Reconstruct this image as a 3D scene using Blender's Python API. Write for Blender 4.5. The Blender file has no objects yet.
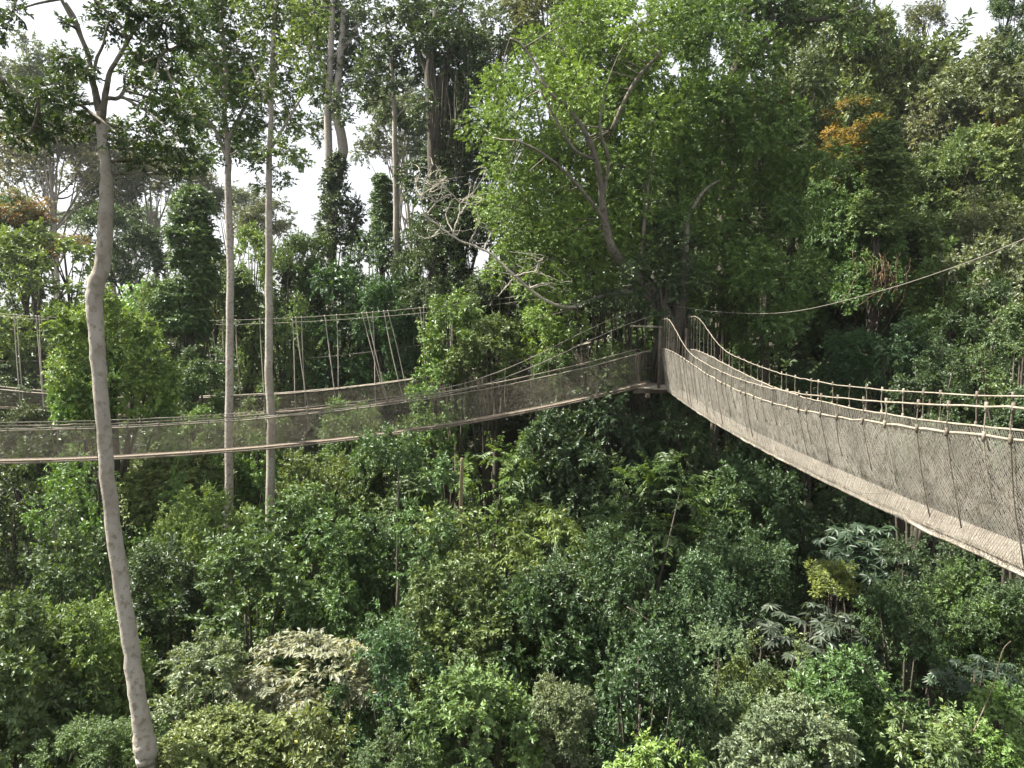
import bpy, math, random
import numpy as np
from mathutils import Vector

random.seed(7)
RNG = np.random.default_rng(11)
SC = bpy.context.scene
COL = SC.collection
CZ = 22.0                      # eye height above the valley floor datum
F = 745.0                      # focal length in pixels of a 1024 px wide frame
PITCH = math.radians(6.0)
CP, SP = math.cos(PITCH), math.sin(PITCH)


# ---------------------------------------------------------------- placing
def ray(px, py):
    a, b = (px - 512.0) / F, (384.0 - py) / F
    return np.array([a, CP + b * SP, -SP + b * CP])


def at(px, py, Y):
    d = ray(px, py)
    p = d * (Y / d[1])
    p[2] += CZ
    return p


def on_line_y(px, py, a, b):
    """point of the pixel's ray on the vertical plane y = a + b x"""
    d = ray(px, py)
    t = a / (d[1] - b * d[0])
    p = d * t
    p[2] += CZ
    return p


def on_line_x(px, py, a, b):
    """point of the pixel's ray on the vertical plane x = a + b y"""
    d = ray(px, py)
    t = a / (d[0] - b * d[1])
    p = d * t
    p[2] += CZ
    return p


def ss(v, a, b):
    t = np.clip((np.asarray(v, float) - a) / (b - a), 0, 1)
    return t * t * (3 - 2 * t)


def terrain_z(x, y):
    x = np.asarray(x, float); y = np.asarray(y, float)
    z = 3.0 + 11.5 * ss(y, 26, 62)
    z = z + 21.0 * ss(0.9 * x + 0.6 * (np.minimum(y, 62.0) - 30), 6, 46)
    z = z + 0.6 * np.sin(x * 0.37 + 1.3) * np.cos(y * 0.29) + 0.35 * np.sin(x * 0.9 + y * 0.7)
    return z


# ---------------------------------------------------------------- mesh helpers
def np_mesh(name, V, faces_list, smooth=True, attr=None):
    """faces_list: list of int arrays (n, k)"""
    me = bpy.data.meshes.new(name)
    V = np.ascontiguousarray(V, dtype=np.float32)
    me.vertices.add(len(V))
    me.vertices.foreach_set('co', V.ravel())
    tot = sum(f.size for f in faces_list)
    nf = sum(len(f) for f in faces_list)
    me.loops.add(tot)
    me.loops.foreach_set('vertex_index', np.concatenate([f.ravel() for f in faces_list]).astype(np.int32))
    me.polygons.add(nf)
    starts, o = [], 0
    for f in faces_list:
        k = f.shape[1]
        starts.append(o + np.arange(len(f)) * k)
        o += f.size
    me.polygons.foreach_set('loop_start', np.concatenate(starts).astype(np.int32))
    me.polygons.foreach_set('use_smooth', np.full(nf, smooth))
    if attr is not None:
        a = me.attributes.new('tint', 'FLOAT', 'FACE')
        a.data.foreach_set('value', np.ascontiguousarray(attr, dtype=np.float32))
    me.update(calc_edges=True)
    return me


class MB:
    """collects tubes and boxes, links them as one mesh object"""
    def __init__(self):
        self.V, self.Q, self.T, self.n = [], [], [], 0

    def add(self, V, Q=None, T=None):
        self.V.append(np.asarray(V, float))
        if Q is not None and len(Q): self.Q.append(np.asarray(Q) + self.n)
        if T is not None and len(T): self.T.append(np.asarray(T) + self.n)
        self.n += len(V)

    def tube(self, P, r, k=6, bump=0.0, rng=None, cap=True):
        P = np.asarray(P, float); n = len(P)
        r = np.broadcast_to(np.asarray(r, float), (n,))
        t = np.gradient(P, axis=0)
        t /= np.linalg.norm(t, axis=1, keepdims=True) + 1e-9
        ref = np.array([0, 0, 1.0]) if abs(t[:, 2]).mean() < 0.8 else np.array([1.0, 0, 0])
        u = np.cross(t, ref); u /= np.linalg.norm(u, axis=1, keepdims=True) + 1e-9
        v = np.cross(t, u)
        a = np.arange(k) * 2 * math.pi / k
        rr = r[:, None] * np.ones((n, k))
        if bump and rng is not None:
            rr = rr * (1 + bump * rng.standard_normal((n, k)))
        V = P[:, None, :] + rr[..., None] * (np.cos(a)[None, :, None] * u[:, None, :] + np.sin(a)[None, :, None] * v[:, None, :])
        i = np.arange(n - 1)[:, None] * k
        j = np.arange(k)[None, :]; j2 = (j + 1) % k
        Q = np.stack([i + j, i + j2, i + k + j2, i + k + j], -1).reshape(-1, 4)
        V = V.reshape(-1, 3)
        T = []
        if cap:
            V = np.vstack([V, P[0], P[-1]])
            c0, c1 = n * k, n * k + 1
            T = [[c0, (m + 1) % k, m] for m in range(k)] + [[c1, (n - 1) * k + m, (n - 1) * k + (m + 1) % k] for m in range(k)]
        self.add(V, Q, T)

    def box(self, c, sx, sy, sz, ux=(1, 0, 0), uy=(0, 1, 0), uz=(0, 0, 1)):
        c = np.asarray(c, float); ux, uy, uz = (np.asarray(q, float) for q in (ux, uy, uz))
        V = [c + ux * sx * a / 2 + uy * sy * b / 2 + uz * sz * d / 2 for a in (-1, 1) for b in (-1, 1) for d in (-1, 1)]
        Q = [[0, 1, 3, 2], [4, 6, 7, 5], [0, 4, 5, 1], [2, 3, 7, 6], [0, 2, 6, 4], [1, 5, 7, 3]]
        self.add(V, Q)

    def build(self, name, mat, parent=None, smooth=True):
        fl = []
        if self.Q: fl.append(np.vstack(self.Q))
        if self.T: fl.append(np.vstack(self.T))
        me = np_mesh(name, np.vstack(self.V), fl, smooth)
        me.materials.append(mat)
        return link(name, me, parent)


def link(name, me, parent=None):
    o = bpy.data.objects.new(name, me)
    COL.objects.link(o)
    if parent is not None:
        o.parent = parent
        o.matrix_parent_inverse = parent.matrix_basis.inverted() if False else o.matrix_parent_inverse
        o.location = tuple(-np.array(parent.location)) if me is not None else (0, 0, 0)
    return o


def empty(name, loc, label, cat, group=None):
    o = bpy.data.objects.new(name, None)
    o.empty_display_size = 0.3
    COL.objects.link(o)
    o.location = tuple(float(q) for q in loc)
    o['label'] = label; o['category'] = cat
    if group: o['group'] = group
    return o


def spline(P, n=24):
    """Catmull-Rom through the points"""
    P = np.asarray(P, float)
    if len(P) < 3:
        t = np.linspace(0, 1, n)[:, None]
        return P[0] * (1 - t) + P[-1] * t
    Q = np.vstack([2 * P[0] - P[1], P, 2 * P[-1] - P[-2]])
    out = []
    segs = len(P) - 1
    for s in np.linspace(0, segs - 1e-6, n):
        i = int(s); t = s - i
        p0, p1, p2, p3 = Q[i:i + 4]
        out.append(0.5 * ((2 * p1) + (-p0 + p2) * t + (2 * p0 - 5 * p1 + 4 * p2 - p3) * t * t + (-p0 + 3 * p1 - 3 * p2 + p3) * t ** 3))
    return np.array(out)


# ---------------------------------------------------------------- materials
def nodes_of(name):
    m = bpy.data.materials.new(name); m.use_nodes = True
    nt = m.node_tree
    b = nt.nodes.get('Principled BSDF')
    return m, nt, b


def leaf_material(name, rough=0.48, trans=0.20, spec=0.45, colour=None, yellow=0.35):
    m, nt, b = nodes_of(name)
    N, L = nt.nodes, nt.links
    if colour is None:
        src = N.new('ShaderNodeObjectInfo'); c_out = src.outputs['Color']
    else:
        src = N.new('ShaderNodeRGB'); src.outputs[0].default_value = (*colour, 1); c_out = src.outputs[0]
    at_ = N.new('ShaderNodeAttribute'); at_.attribute_name = 'tint'
    ramp = N.new('ShaderNodeValToRGB')
    e = ramp.color_ramp.elements
    e[0].position = 0.0; e[0].color = (0.48, 0.52, 0.50, 1)
    e[1].position = 1.0; e[1].color = (1.9, 1.62, 0.95, 1)
    e2 = ramp.color_ramp.elements.new(0.55); e2.color = (0.95, 1.0, 0.95, 1)
    e3 = ramp.color_ramp.elements.new(0.985); e3.color = (1.45, 1.4, 1.05, 1)
    e[len(e) - 1].color = (2.3, 1.6, 0.7, 1)
    L.new(at_.outputs['Fac'], ramp.inputs[0])
    mul = N.new('ShaderNodeMix'); mul.data_type = 'RGBA'; mul.blend_type = 'MULTIPLY'; mul.inputs[0].default_value = 1.0
    L.new(c_out, mul.inputs[6]); L.new(ramp.outputs[0], mul.inputs[7])
    L.new(mul.outputs[2], b.inputs['Base Color'])
    b.inputs['Roughness'].default_value = rough
    b.inputs['Specular IOR Level'].default_value = spec
    tr = N.new('ShaderNodeBsdfTranslucent')
    ty = N.new('ShaderNodeMix'); ty.data_type = 'RGBA'; ty.blend_type = 'MULTIPLY'; ty.inputs[0].default_value = 1.0
    L.new(mul.outputs[2], ty.inputs[6]); ty.inputs[7].default_value = (1.9, 1.75, 0.6, 1)
    L.new(ty.outputs[2], tr.inputs['Color'])
    mx = N.new('ShaderNodeMixShader'); mx.inputs[0].default_value = trans
    L.new(b.outputs[0], mx.inputs[1]); L.new(tr.outputs[0], mx.inputs[2])
    L.new(mx.outputs[0], N['Material Output'].inputs['Surface'])
    return m


def bark_material(name, c1, c2, c3, scale=3.0, rough=0.85, bump=0.5, stretch=0.35, patch=0.55):
    m, nt, b = nodes_of(name)
    N, L = nt.nodes, nt.links
    tc = N.new('ShaderNodeTexCoord')
    mp = N.new('ShaderNodeMapping'); mp.inputs['Scale'].default_value = (1, 1, stretch)
    L.new(tc.outputs['Object'], mp.inputs[0])
    n1 = N.new('ShaderNodeTexNoise'); n1.inputs['Scale'].default_value = scale; n1.inputs['Detail'].default_value = 6; n1.inputs['Roughness'].default_value = 0.65
    L.new(mp.outputs[0], n1.inputs['Vector'])
    n2 = N.new('ShaderNodeTexNoise'); n2.inputs['Scale'].default_value = scale * 6; n2.inputs['Detail'].default_value = 5
    L.new(tc.outputs['Object'], n2.inputs['Vector'])
    r1 = N.new('ShaderNodeValToRGB')
    r1.color_ramp.elements[0].position = 0.40; r1.color_ramp.elements[0].color = (*c1, 1)
    r1.color_ramp.elements[1].position = patch + 0.06; r1.color_ramp.elements[1].color = (*c2, 1)
    L.new(n1.outputs['Fac'], r1.inputs[0])
    r2 = N.new('ShaderNodeValToRGB')
    r2.color_ramp.elements[0].position = 0.52; r2.color_ramp.elements[0].color = (0, 0, 0, 1)
    r2.color_ramp.elements[1].position = 0.66; r2.color_ramp.elements[1].color = (1, 1, 1, 1)
    L.new(n2.outputs['Fac'], r2.inputs[0])
    mx = N.new('ShaderNodeMix'); mx.data_type = 'RGBA'
    L.new(r2.outputs[0], mx.inputs[0]); L.new(r1.outputs[0], mx.inputs[6]); mx.inputs[7].default_value = (*c3, 1)
    L.new(mx.outputs[2], b.inputs['Base Color'])
    b.inputs['Roughness'].default_value = rough
    b.inputs['Specular IOR Level'].default_value = 0.2
    bp = N.new('ShaderNodeBump'); bp.inputs['Strength'].default_value = bump; bp.inputs['Distance'].default_value = 0.04
    L.new(n2.outputs['Fac'], bp.inputs['Height'])
    L.new(bp.outputs[0], b.inputs['Normal'])
    return m


M_LEAF = leaf_material('glossy_leaf')
M_LEAFSOFT = leaf_material('soft_leaf', rough=0.5, trans=0.27, spec=0.4)
M_PALE = bark_material('pale_bark', (0.30, 0.275, 0.235), (0.215, 0.19, 0.155), (0.175, 0.15, 0.115), 1.8, bump=0.3, stretch=0.7, patch=0.54)
M_GREY = bark_material('grey_bark', (0.33, 0.30, 0.26), (0.24, 0.21, 0.18), (0.15, 0.12, 0.09), 2.0)
M_DARKBARK = bark_material('dark_bark', (0.07, 0.06, 0.045), (0.04, 0.036, 0.026), (0.095, 0.085, 0.065), 4.0)
M_LIMB = bark_material('limb_bark', (0.16, 0.145, 0.115), (0.085, 0.075, 0.057), (0.05, 0.048, 0.03), 1.2)
M_BROWN = bark_material('brown_bark', (0.15, 0.12, 0.085), (0.10, 0.08, 0.055), (0.2, 0.17, 0.13), 4.0)
M_BLEACH = bark_material('bleached_wood', (0.42, 0.38, 0.31), (0.32, 0.29, 0.24), (0.2, 0.18, 0.15), 5.0)
M_ROPE = bark_material('weathered_rope', (0.25, 0.22, 0.175), (0.17, 0.15, 0.115), (0.17, 0.145, 0.11), 9.0, stretch=1.0, bump=0.3)
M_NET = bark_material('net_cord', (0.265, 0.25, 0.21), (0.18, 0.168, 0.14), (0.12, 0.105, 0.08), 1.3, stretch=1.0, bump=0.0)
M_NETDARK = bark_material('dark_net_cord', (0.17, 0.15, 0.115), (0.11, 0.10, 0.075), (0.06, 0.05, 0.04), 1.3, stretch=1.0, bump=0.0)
M_DARKROPE = bark_material('dark_tie_cord', (0.12, 0.10, 0.075), (0.075, 0.065, 0.05), (0.2, 0.17, 0.13), 9.0, stretch=1.0, bump=0.2)
M_WOOD = bark_material('grey_board', (0.31, 0.275, 0.225), (0.235, 0.205, 0.165), (0.15, 0.12, 0.09), 6.0, stretch=1.0)
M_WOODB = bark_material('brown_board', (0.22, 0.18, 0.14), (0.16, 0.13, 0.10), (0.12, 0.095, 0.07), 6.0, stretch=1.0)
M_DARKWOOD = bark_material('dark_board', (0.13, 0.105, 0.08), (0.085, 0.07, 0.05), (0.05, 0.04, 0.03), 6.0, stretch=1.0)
M_STEEL = bark_material('dull_cable', (0.22, 0.20, 0.165), (0.16, 0.145, 0.12), (0.10, 0.09, 0.075), 9.0, stretch=1.0, bump=0.1)
M_DRYVINE = bark_material('dry_vine', (0.20, 0.14, 0.085), (0.15, 0.10, 0.06), (0.10, 0.065, 0.04), 5.0, stretch=1.0)
M_SOIL = bark_material('forest_floor', (0.026, 0.026, 0.014), (0.018, 0.022, 0.01), (0.035, 0.03, 0.016), 0.8, stretch=1.0)


# ---------------------------------------------------------------- foliage
def unit(a):
    return a / (np.linalg.norm(a, axis=-1, keepdims=True) + 1e-9)


def foliage(rng, C, R, tl, L, W, dens=1.6, per=15, droop=0.25, flat=0.7, hemi=-0.35, centre=None, style='spray', sag=0.12, new=0.0):
    """leaf blades on twig sprays round lobes C (n,3), R (n,): returns verts, tris, tint"""
    C = np.asarray(C, float); R = np.broadcast_to(np.asarray(R, float), (len(C),))
    if centre is None:
        centre = C.mean(0) - np.array([0, 0, 0.25 * (C[:, 2].max() - C[:, 2].min() + 1e-6)])
    S, Vv, LT = [], [], []
    for c, r in zip(C, R):
        n = max(3, int(dens * 4 * math.pi * r * r / (tl * tl) * 0.55))
        out = unit(c - centre) * 0.7 + np.array([0, 0, 0.5])
        v = unit(rng.standard_normal((n * 3, 3)))
        v = v[v @ unit(out) > hemi][:n]
        rad = r * (1 - 0.55 * rng.random(len(v)) ** 2.2) * (0.82 + 0.3 * rng.random(len(v)))
        S.append(c + v * (np.maximum(rad - 0.5 * tl, 0.1 * r))[:, None] * np.array([1, 1, 0.9]))
        Vv.append(v)
        LT.append(np.full(len(v), rng.normal(0, 0.11)))
    S = np.vstack(S); V = np.vstack(Vv); LT = np.concatenate(LT)
    n = len(S)
    up = np.array([0, 0, 1.0])
    t = unit(V * 0.8 + rng.standard_normal((n, 3)) * 0.42 + up * 0.05)
    side = unit(np.cross(t, up + rng.standard_normal((n, 3)) * 0.15))
    tlen = tl * (0.6 + 0.7 * rng.random(n))
    st = LT + rng.normal(0, 0.09, n)                       # spray tint
    if style == 'palmate':
        # rosettes of long leaflets on a stalk
        k = 9
        ang = (np.arange(k) / k * 2 * math.pi)[None, :] + rng.random((n, 1)) * 6.28
        axis = unit(up * 0.8 + V * 0.7 + rng.standard_normal((n, 3)) * 0.2)
        e1 = unit(np.cross(axis, np.array([0.3, 0.9, 0.2]))); e2 = np.cross(axis, e1)
        A = np.cos(ang)[..., None] * e1[:, None] + np.sin(ang)[..., None] * e2[:, None] - up * (0.28 + 0.3 * rng.random((n, k, 1)))
        P = np.repeat((S + t * tlen[:, None])[:, None], k, 1)
        Nn = np.repeat(axis[:, None], k, 1) + rng.standard_normal((n, k, 3)) * 0.15
        Ls = L * (0.75 + 0.4 * rng.random((n, k)))
        tint = st[:, None] + rng.normal(0, 0.05, (n, k))
    else:
        k = per
        s = (np.arange(k) + 0.5) / k
        s = 0.15 + 0.85 * s[None, :] + rng.normal(0, 0.03, (n, k))
        P = S[:, None] + t[:, None] * (s * tlen[:, None])[..., None] - up * (sag * tl * s ** 2)[..., None]
        sg = np.where(np.arange(k) % 2 == 0, 1.0, -1.0)[None, :, None]
        if style == 'pinnate':
            A = t[:, None] * 0.35 + side[:, None] * sg + rng.standard_normal((n, k, 3)) * 0.12 - up * droop
            Nn = up * 1.0 + V[:, None] * 0.35 + rng.standard_normal((n, k, 3)) * 0.15
        else:
            A = t[:, None] * (0.55 + 0.6 * s[..., None] ** 2) + side[:, None] * sg * 0.85 + rng.standard_normal((n, k, 3)) * 0.38 - up * droop
            Nn = up * flat + V[:, None] * 0.65 + rng.standard_normal((n, k, 3)) * 0.55
        Ls = L * (0.65 + 0.6 * rng.random((n, k)))
        tint = st[:, None] + rng.normal(0, 0.12, (n, k)) + new * (s - 0.5)
    A = unit(A); Nn = Nn - A * (Nn * A).sum(-1, keepdims=True); Nn = unit(Nn)
    B = np.cross(Nn, A)
    P, A, Nn, B = (q.reshape(-1, 3) for q in (P, A, Nn, B))
    Ls = Ls.reshape(-1, 1); Ws = Ls * (W / L) * (0.85 + 0.3 * rng.random((len(Ls), 1)))
    m = len(P)
    mid = P + A * Ls * 0.42 
    lift = Nn * Ws * 0.16
    v0 = P; v1 = mid - B * Ws * 0.5 + lift; v2 = P + A * Ls - Nn * Ls * 0.10; v3 = mid + B * Ws * 0.5 + lift
    verts = np.stack([v0, v1, v2, v3], 1).reshape(-1, 3)
    i = np.arange(m)[:, None] * 4
    tris = np.stack([i + np.array([0, 1, 2]), i + np.array([0, 2, 3])], 1).reshape(-1, 3)
    tint = np.clip(0.5 + tint.ravel(), 0, 0.98)
    old = rng.random(m) < 0.004
    tint[old] = 1.0
    return verts, tris, np.repeat(tint, 2)


def foliage_mesh(name, mat, *a, **k):
    v, t, c = foliage(*a, **k)
    me = np_mesh(name, v, [t], False, c)
    me.materials.append(mat)
    return me


def envelope(rng, kind, n):
    """lobe centres and radii of a crown of unit radius"""
    u = unit(rng.standard_normal((n * 4, 3)))
    if kind == 'dome':
        u = u[u[:, 2] > -0.8][:n]
        dirs = unit(rng.standard_normal((5, 3))); amp = rng.normal(0, 0.24, 5)
        wob = 0.72 + 0.40 * rng.random(len(u)) + (np.abs(u @ dirs.T) ** 3) @ amp
        C = u * wob[:, None] * 0.80
        R = 0.09 + 0.17 * rng.random(len(u)) ** 1.2
    elif kind == 'open':
        u = u[u[:, 2] > -0.55][:n]
        C = u * (0.45 + 0.62 * rng.random((len(u), 1))) * np.array([1, 1, 0.85])
        R = 0.13 + 0.15 * rng.random(len(u))
    elif kind == 'column':
        h = rng.random(n)
        a = rng.random(n) * 6.283
        rr = 0.46 * (1 - 0.6 * h ** 2.5) * (0.55 + 0.55 * rng.random(n)) + 0.1 * np.sin(h * 9 + a)
        C = np.stack([np.cos(a) * rr, np.sin(a) * rr, h * 3.0 - 1.5], 1)
        R = 0.10 + 0.17 * rng.random(n)
    elif kind == 'cone':
        h = rng.random(n) ** 1.4
        a = rng.random(n) * 6.283
        rr = 0.85 * (1 - h) ** 0.75 * (0.45 + 0.75 * rng.random(n))
        C = np.stack([np.cos(a) * rr, np.sin(a) * rr, h * 2.2 - 1.0], 1)
        R = 0.10 + 0.16 * rng.random(n)
    elif kind == 'umbrella':
        a = rng.random(n) * 6.283; rr = np.sqrt(rng.random(n))
        C = np.stack([np.cos(a) * rr, np.sin(a) * rr, 0.34 * (1 - rr ** 2) + 0.16 * rng.standard_normal(n)], 1)
        R = 0.10 + 0.10 * rng.random(n)
    elif kind == 'mound':
        u = u[u[:, 2] > -0.1][:n]
        C = u * (0.8 + 0.25 * rng.random((len(u), 1))) * np.array([0.8, 0.8, 0.72])
        C[:, 2] -= 0.15
        R = 0.22 + 0.18 * rng.random(len(u))
    return C, R


VAR = {}
M_FLUSH = leaf_material('flushing_leaf', rough=0.5, trans=0.3)
_nt = M_FLUSH.node_tree
_oi = [q for q in _nt.nodes if q.type == 'OBJECT_INFO'][0]; _at = [q for q in _nt.nodes if q.type == 'ATTRIBUTE'][0]; _mu = [q for q in _nt.nodes if q.type == 'MIX'][0]
_r = _nt.nodes.new('ShaderNodeValToRGB'); _r.color_ramp.elements[0].position = 0.42; _r.color_ramp.elements[1].position = 0.62
_m = _nt.nodes.new('ShaderNodeMix'); _m.data_type = 'RGBA'; _m.inputs[6].default_value = (0.10, 0.125, 0.04, 1)
_nt.links.new(_at.outputs['Fac'], _r.inputs[0]); _nt.links.new(_r.outputs[0], _m.inputs[0]); _nt.links.new(_oi.outputs['Color'], _m.inputs[7]); _nt.links.new(_m.outputs[2], _mu.inputs[6])


def variant(key, kind, nl, seed, mat=M_LEAF, **k):
    rng = np.random.default_rng(seed)
    C, R = envelope(rng, kind, nl)
    me = foliage_mesh('crown_' + key, mat, rng, C, R, centre=np.array([0, 0, -0.3]) if kind not in ('column',) else None, **k)
    VAR[key] = (me, C)


for i in range(4):
    variant('broad%d' % i, 'dome', 58, 100 + i, tl=(0.135, 0.16, 0.13, 0.17)[i], L=(0.056, 0.066, 0.050, 0.074)[i], W=(0.029, 0.034, 0.027, 0.037)[i], dens=2.75, per=13, hemi=-0.6)
for i in range(3):
    variant('fine%d' % i, 'dome', 84, 140 + i, tl=0.115, L=0.042, W=0.021, dens=2.2, per=13, hemi=-0.6)
for i in range(2):
    variant('thick%d' % i, 'dome', 105, 160 + i, tl=0.13, L=0.055, W=0.030, dens=2.2, per=13, hemi=-0.6)
for i in range(2):
    variant('big%d' % i, 'dome', 48, 170 + i, tl=0.20, L=0.095, W=0.046, dens=2.4, per=9, droop=0.5, hemi=-0.6)
for i in range(2):
    variant('feather%d' % i, 'dome', 44, 180 + i, mat=M_LEAFSOFT, tl=0.30, L=0.07, W=0.024, dens=3.2, per=26, style='pinnate', droop=0.25, sag=0.3)
for i in range(2):
    variant('column%d' % i, 'column', 130, 200 + i, tl=0.13, L=0.06, W=0.036, dens=2.5, per=12, droop=0.7, flat=0.35)
variant('cone0', 'cone', 90, 230, tl=0.16, L=0.07, W=0.038, dens=2.0, per=13, droop=0.6, flat=0.4)
for i in range(2):
    variant('open%d' % i, 'open', 50, 250 + i, tl=0.17, L=0.07, W=0.033, dens=2.0, per=13, hemi=-1.0)
for i in range(2):
    variant('umbrella%d' % i, 'umbrella', 120, 270 + i, mat=M_LEAFSOFT, tl=0.10, L=0.035, W=0.018, dens=1.9, per=12, hemi=-0.4)
variant('palmate', 'dome', 22, 290, tl=0.30, L=0.23, W=0.066, dens=3.4, style='palmate', hemi=-0.1)
variant('droopy', 'dome', 46, 300, mat=M_LEAFSOFT, tl=0.20, L=0.09, W=0.034, dens=2.4, per=11, droop=0.9, flat=0.5)
for i in range(2):
    variant('mound%d' % i, 'mound', 52, 310 + i, tl=0.13, L=0.056, W=0.031, dens=2.1, per=14)

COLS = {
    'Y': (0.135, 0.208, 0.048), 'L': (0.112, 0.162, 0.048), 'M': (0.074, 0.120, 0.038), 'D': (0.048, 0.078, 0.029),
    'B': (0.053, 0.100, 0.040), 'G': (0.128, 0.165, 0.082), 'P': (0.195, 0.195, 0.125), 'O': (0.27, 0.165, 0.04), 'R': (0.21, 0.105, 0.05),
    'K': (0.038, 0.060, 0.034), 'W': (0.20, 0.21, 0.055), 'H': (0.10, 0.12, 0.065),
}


def set_tint(o, c):
    o.color = (*c, 1)


G1 = 'trees of the valley floor below the rope bridges'


def tree(name, label, px, py, rpx, Y, var, col, sq=1.0, trunk=M_DARKBARK, cat='tree', group=None, tr=None, lean=0.0, limbs=7):
    """a trunk from the ground into a crown whose middle stands at the pixel (px, py) and depth Y"""
    rng = random.Random(hash((px, py, rpx)) & 0xffff)
    c = at(px, py, Y)
    R = rpx * Y / F
    if group == G1:
        R *= rng.uniform(0.86, 1.3)
    if var[:4] in ('broa', 'fine', 'thic', 'big0', 'big1', 'feat'):
        st = 1.42 if Y < 60 else 1.0
        c[2] -= (st - 1) * sq * R * 0.8
        sq = sq * st
    bx, by = c[0] + rng.uniform(-.15, .15) * R + lean, c[1] + rng.uniform(0.0, .3) * R
    bz = float(terrain_z(bx, by)) - 0.3
    bz = min(bz, c[2] - 0.6 * R)
    root = empty(name, (bx, by, bz), label, cat, group)
    m = MB()
    r0 = tr or max(0.07, 0.055 * R + 0.02 * (c[2] - bz) * 0.5)
    top = c + np.array([0, 0, 0.25 * R * sq])
    mid = (np.array([bx, by, bz]) * 0.45 + top * 0.55) + np.array([rng.uniform(-.2, .2), rng.uniform(-.2, .2), 0]) * R
    P = spline([(bx, by, bz), mid, top], 12)
    m.tube(P, r0 * (1 - 0.88 * np.linspace(0, 1, 12) ** 1.3), 7)
    me, C = VAR[var]
    rz = rng.uniform(0, 6.28)
    sx, sz = R * rng.uniform(.94, 1.08), R * sq
    ca, sa = math.cos(rz), math.sin(rz)
    for lb in C[:: max(1, len(C) // limbs)][:limbs]:
        q = np.array([(lb[0] * ca - lb[1] * sa) * sx, (lb[0] * sa + lb[1] * ca) * sx, lb[2] * sz]) + c
        s = P[rng.choice((4, 5, 6, 7, 8))]
        kk = (s + q) / 2 + np.array([0, 0, -0.08 * R])
        m.tube(spline([s, kk, q], 7), np.linspace(r0 * 0.36, r0 * 0.06, 7), 5)
    m.build('trunk', trunk, root)
    o = bpy.data.objects.new('crown', me); COL.objects.link(o)
    o.parent = root
    o.location = tuple(c - np.array([bx, by, bz]))
    o.rotation_euler = (rng.uniform(-.14, .14), rng.uniform(-.14, .14), rz); o.scale = (sx, sx, sz)
    j = [1 + rng.uniform(-.1, .1) for _ in range(3)]
    if col in 'ORW':
        o.material_slots[0].link = 'OBJECT'; o.material_slots[0].material = M_FLUSH
    set_tint(o, [a * b for a, b in zip(COLS[col], j)])
    return root


# ---------------------------------------------------------------- world, sun, camera
W = bpy.data.worlds.new('World'); SC.world = W; W.use_nodes = True
wn, wl = W.node_tree.nodes, W.node_tree.links
bg = wn['Background']
SUN_EL, SUN_AZ = math.radians(51), math.radians(-80)      # azimuth from +y towards +x
sky = wn.new('ShaderNodeTexSky'); sky.sky_type = 'NISHITA'; sky.sun_disc = False
sky.sun_elevation = SUN_EL; sky.sun_rotation = SUN_AZ
sky.air_density = 1.0; sky.dust_density = 5.0; sky.ozone_density = 1.0
# thin bright cloud over the whole sky
tc = wn.new('ShaderNodeTexCoord'); nz = wn.new('ShaderNodeTexNoise'); nz.inputs['Scale'].default_value = 2.2; nz.inputs['Detail'].default_value = 5
wl.new(tc.outputs['Generated'], nz.inputs['Vector'])
cr = wn.new('ShaderNodeValToRGB'); cr.color_ramp.elements[0].position = 0.3; cr.color_ramp.elements[0].color = (0.55, 0.55, 0.55, 1)
cr.color_ramp.elements[1].position = 0.62; cr.color_ramp.elements[1].color = (0.9, 0.9, 0.9, 1)
wl.new(nz.outputs['Fac'], cr.inputs[0])
mxs = wn.new('ShaderNodeMix'); mxs.data_type = 'RGBA'
wl.new(cr.outputs[0], mxs.inputs[0]); wl.new(sky.outputs[0], mxs.inputs[6]); mxs.inputs[7].default_value = (7.0, 7.15, 7.4, 1)
wl.new(mxs.outputs[2], bg.inputs['Color'])
bg.inputs['Strength'].default_value = 0.05

sd = bpy.data.lights.new('sun', 'SUN'); sd.energy = 5.0; sd.angle = math.radians(0.55); sd.color = (1.0, 0.955, 0.87)
so = bpy.data.objects.new('sun', sd); COL.objects.link(so)
sdir = Vector((math.sin(SUN_AZ) * math.cos(SUN_EL), math.cos(SUN_AZ) * math.cos(SUN_EL), math.sin(SUN_EL)))
so.rotation_euler = (-sdir).to_track_quat('-Z', 'Y').to_euler()
so.location = (0, 0, 80)

cd = bpy.data.cameras.new('camera'); cd.sensor_width = 36; cd.lens = F / 1024 * 36; cd.clip_end = 3000; cd.clip_start = 0.1
co = bpy.data.objects.new('camera', cd); COL.objects.link(co)
co.location = (0, 0, CZ); co.rotation_euler = (math.radians(90) - PITCH, 0, 0)
SC.camera = co
SC.view_settings.view_transform = 'Standard'; SC.view_settings.look = 'None'
SC.view_settings.exposure = 2.05; SC.view_settings.gamma = 1.0
SC.render.engine = 'CYCLES'
cy = SC.cycles
cy.max_bounces = 6; cy.diffuse_bounces = 2; cy.glossy_bounces = 2; cy.transmission_bounces = 4; cy.transparent_max_bounces = 4; cy.volume_bounces = 0
cy.caustics_reflective = False; cy.caustics_refractive = False
cy.use_denoising = True; cy.denoising_prefilter = 'ACCURATE'
cy.sample_clamp_indirect = 4.0

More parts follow.
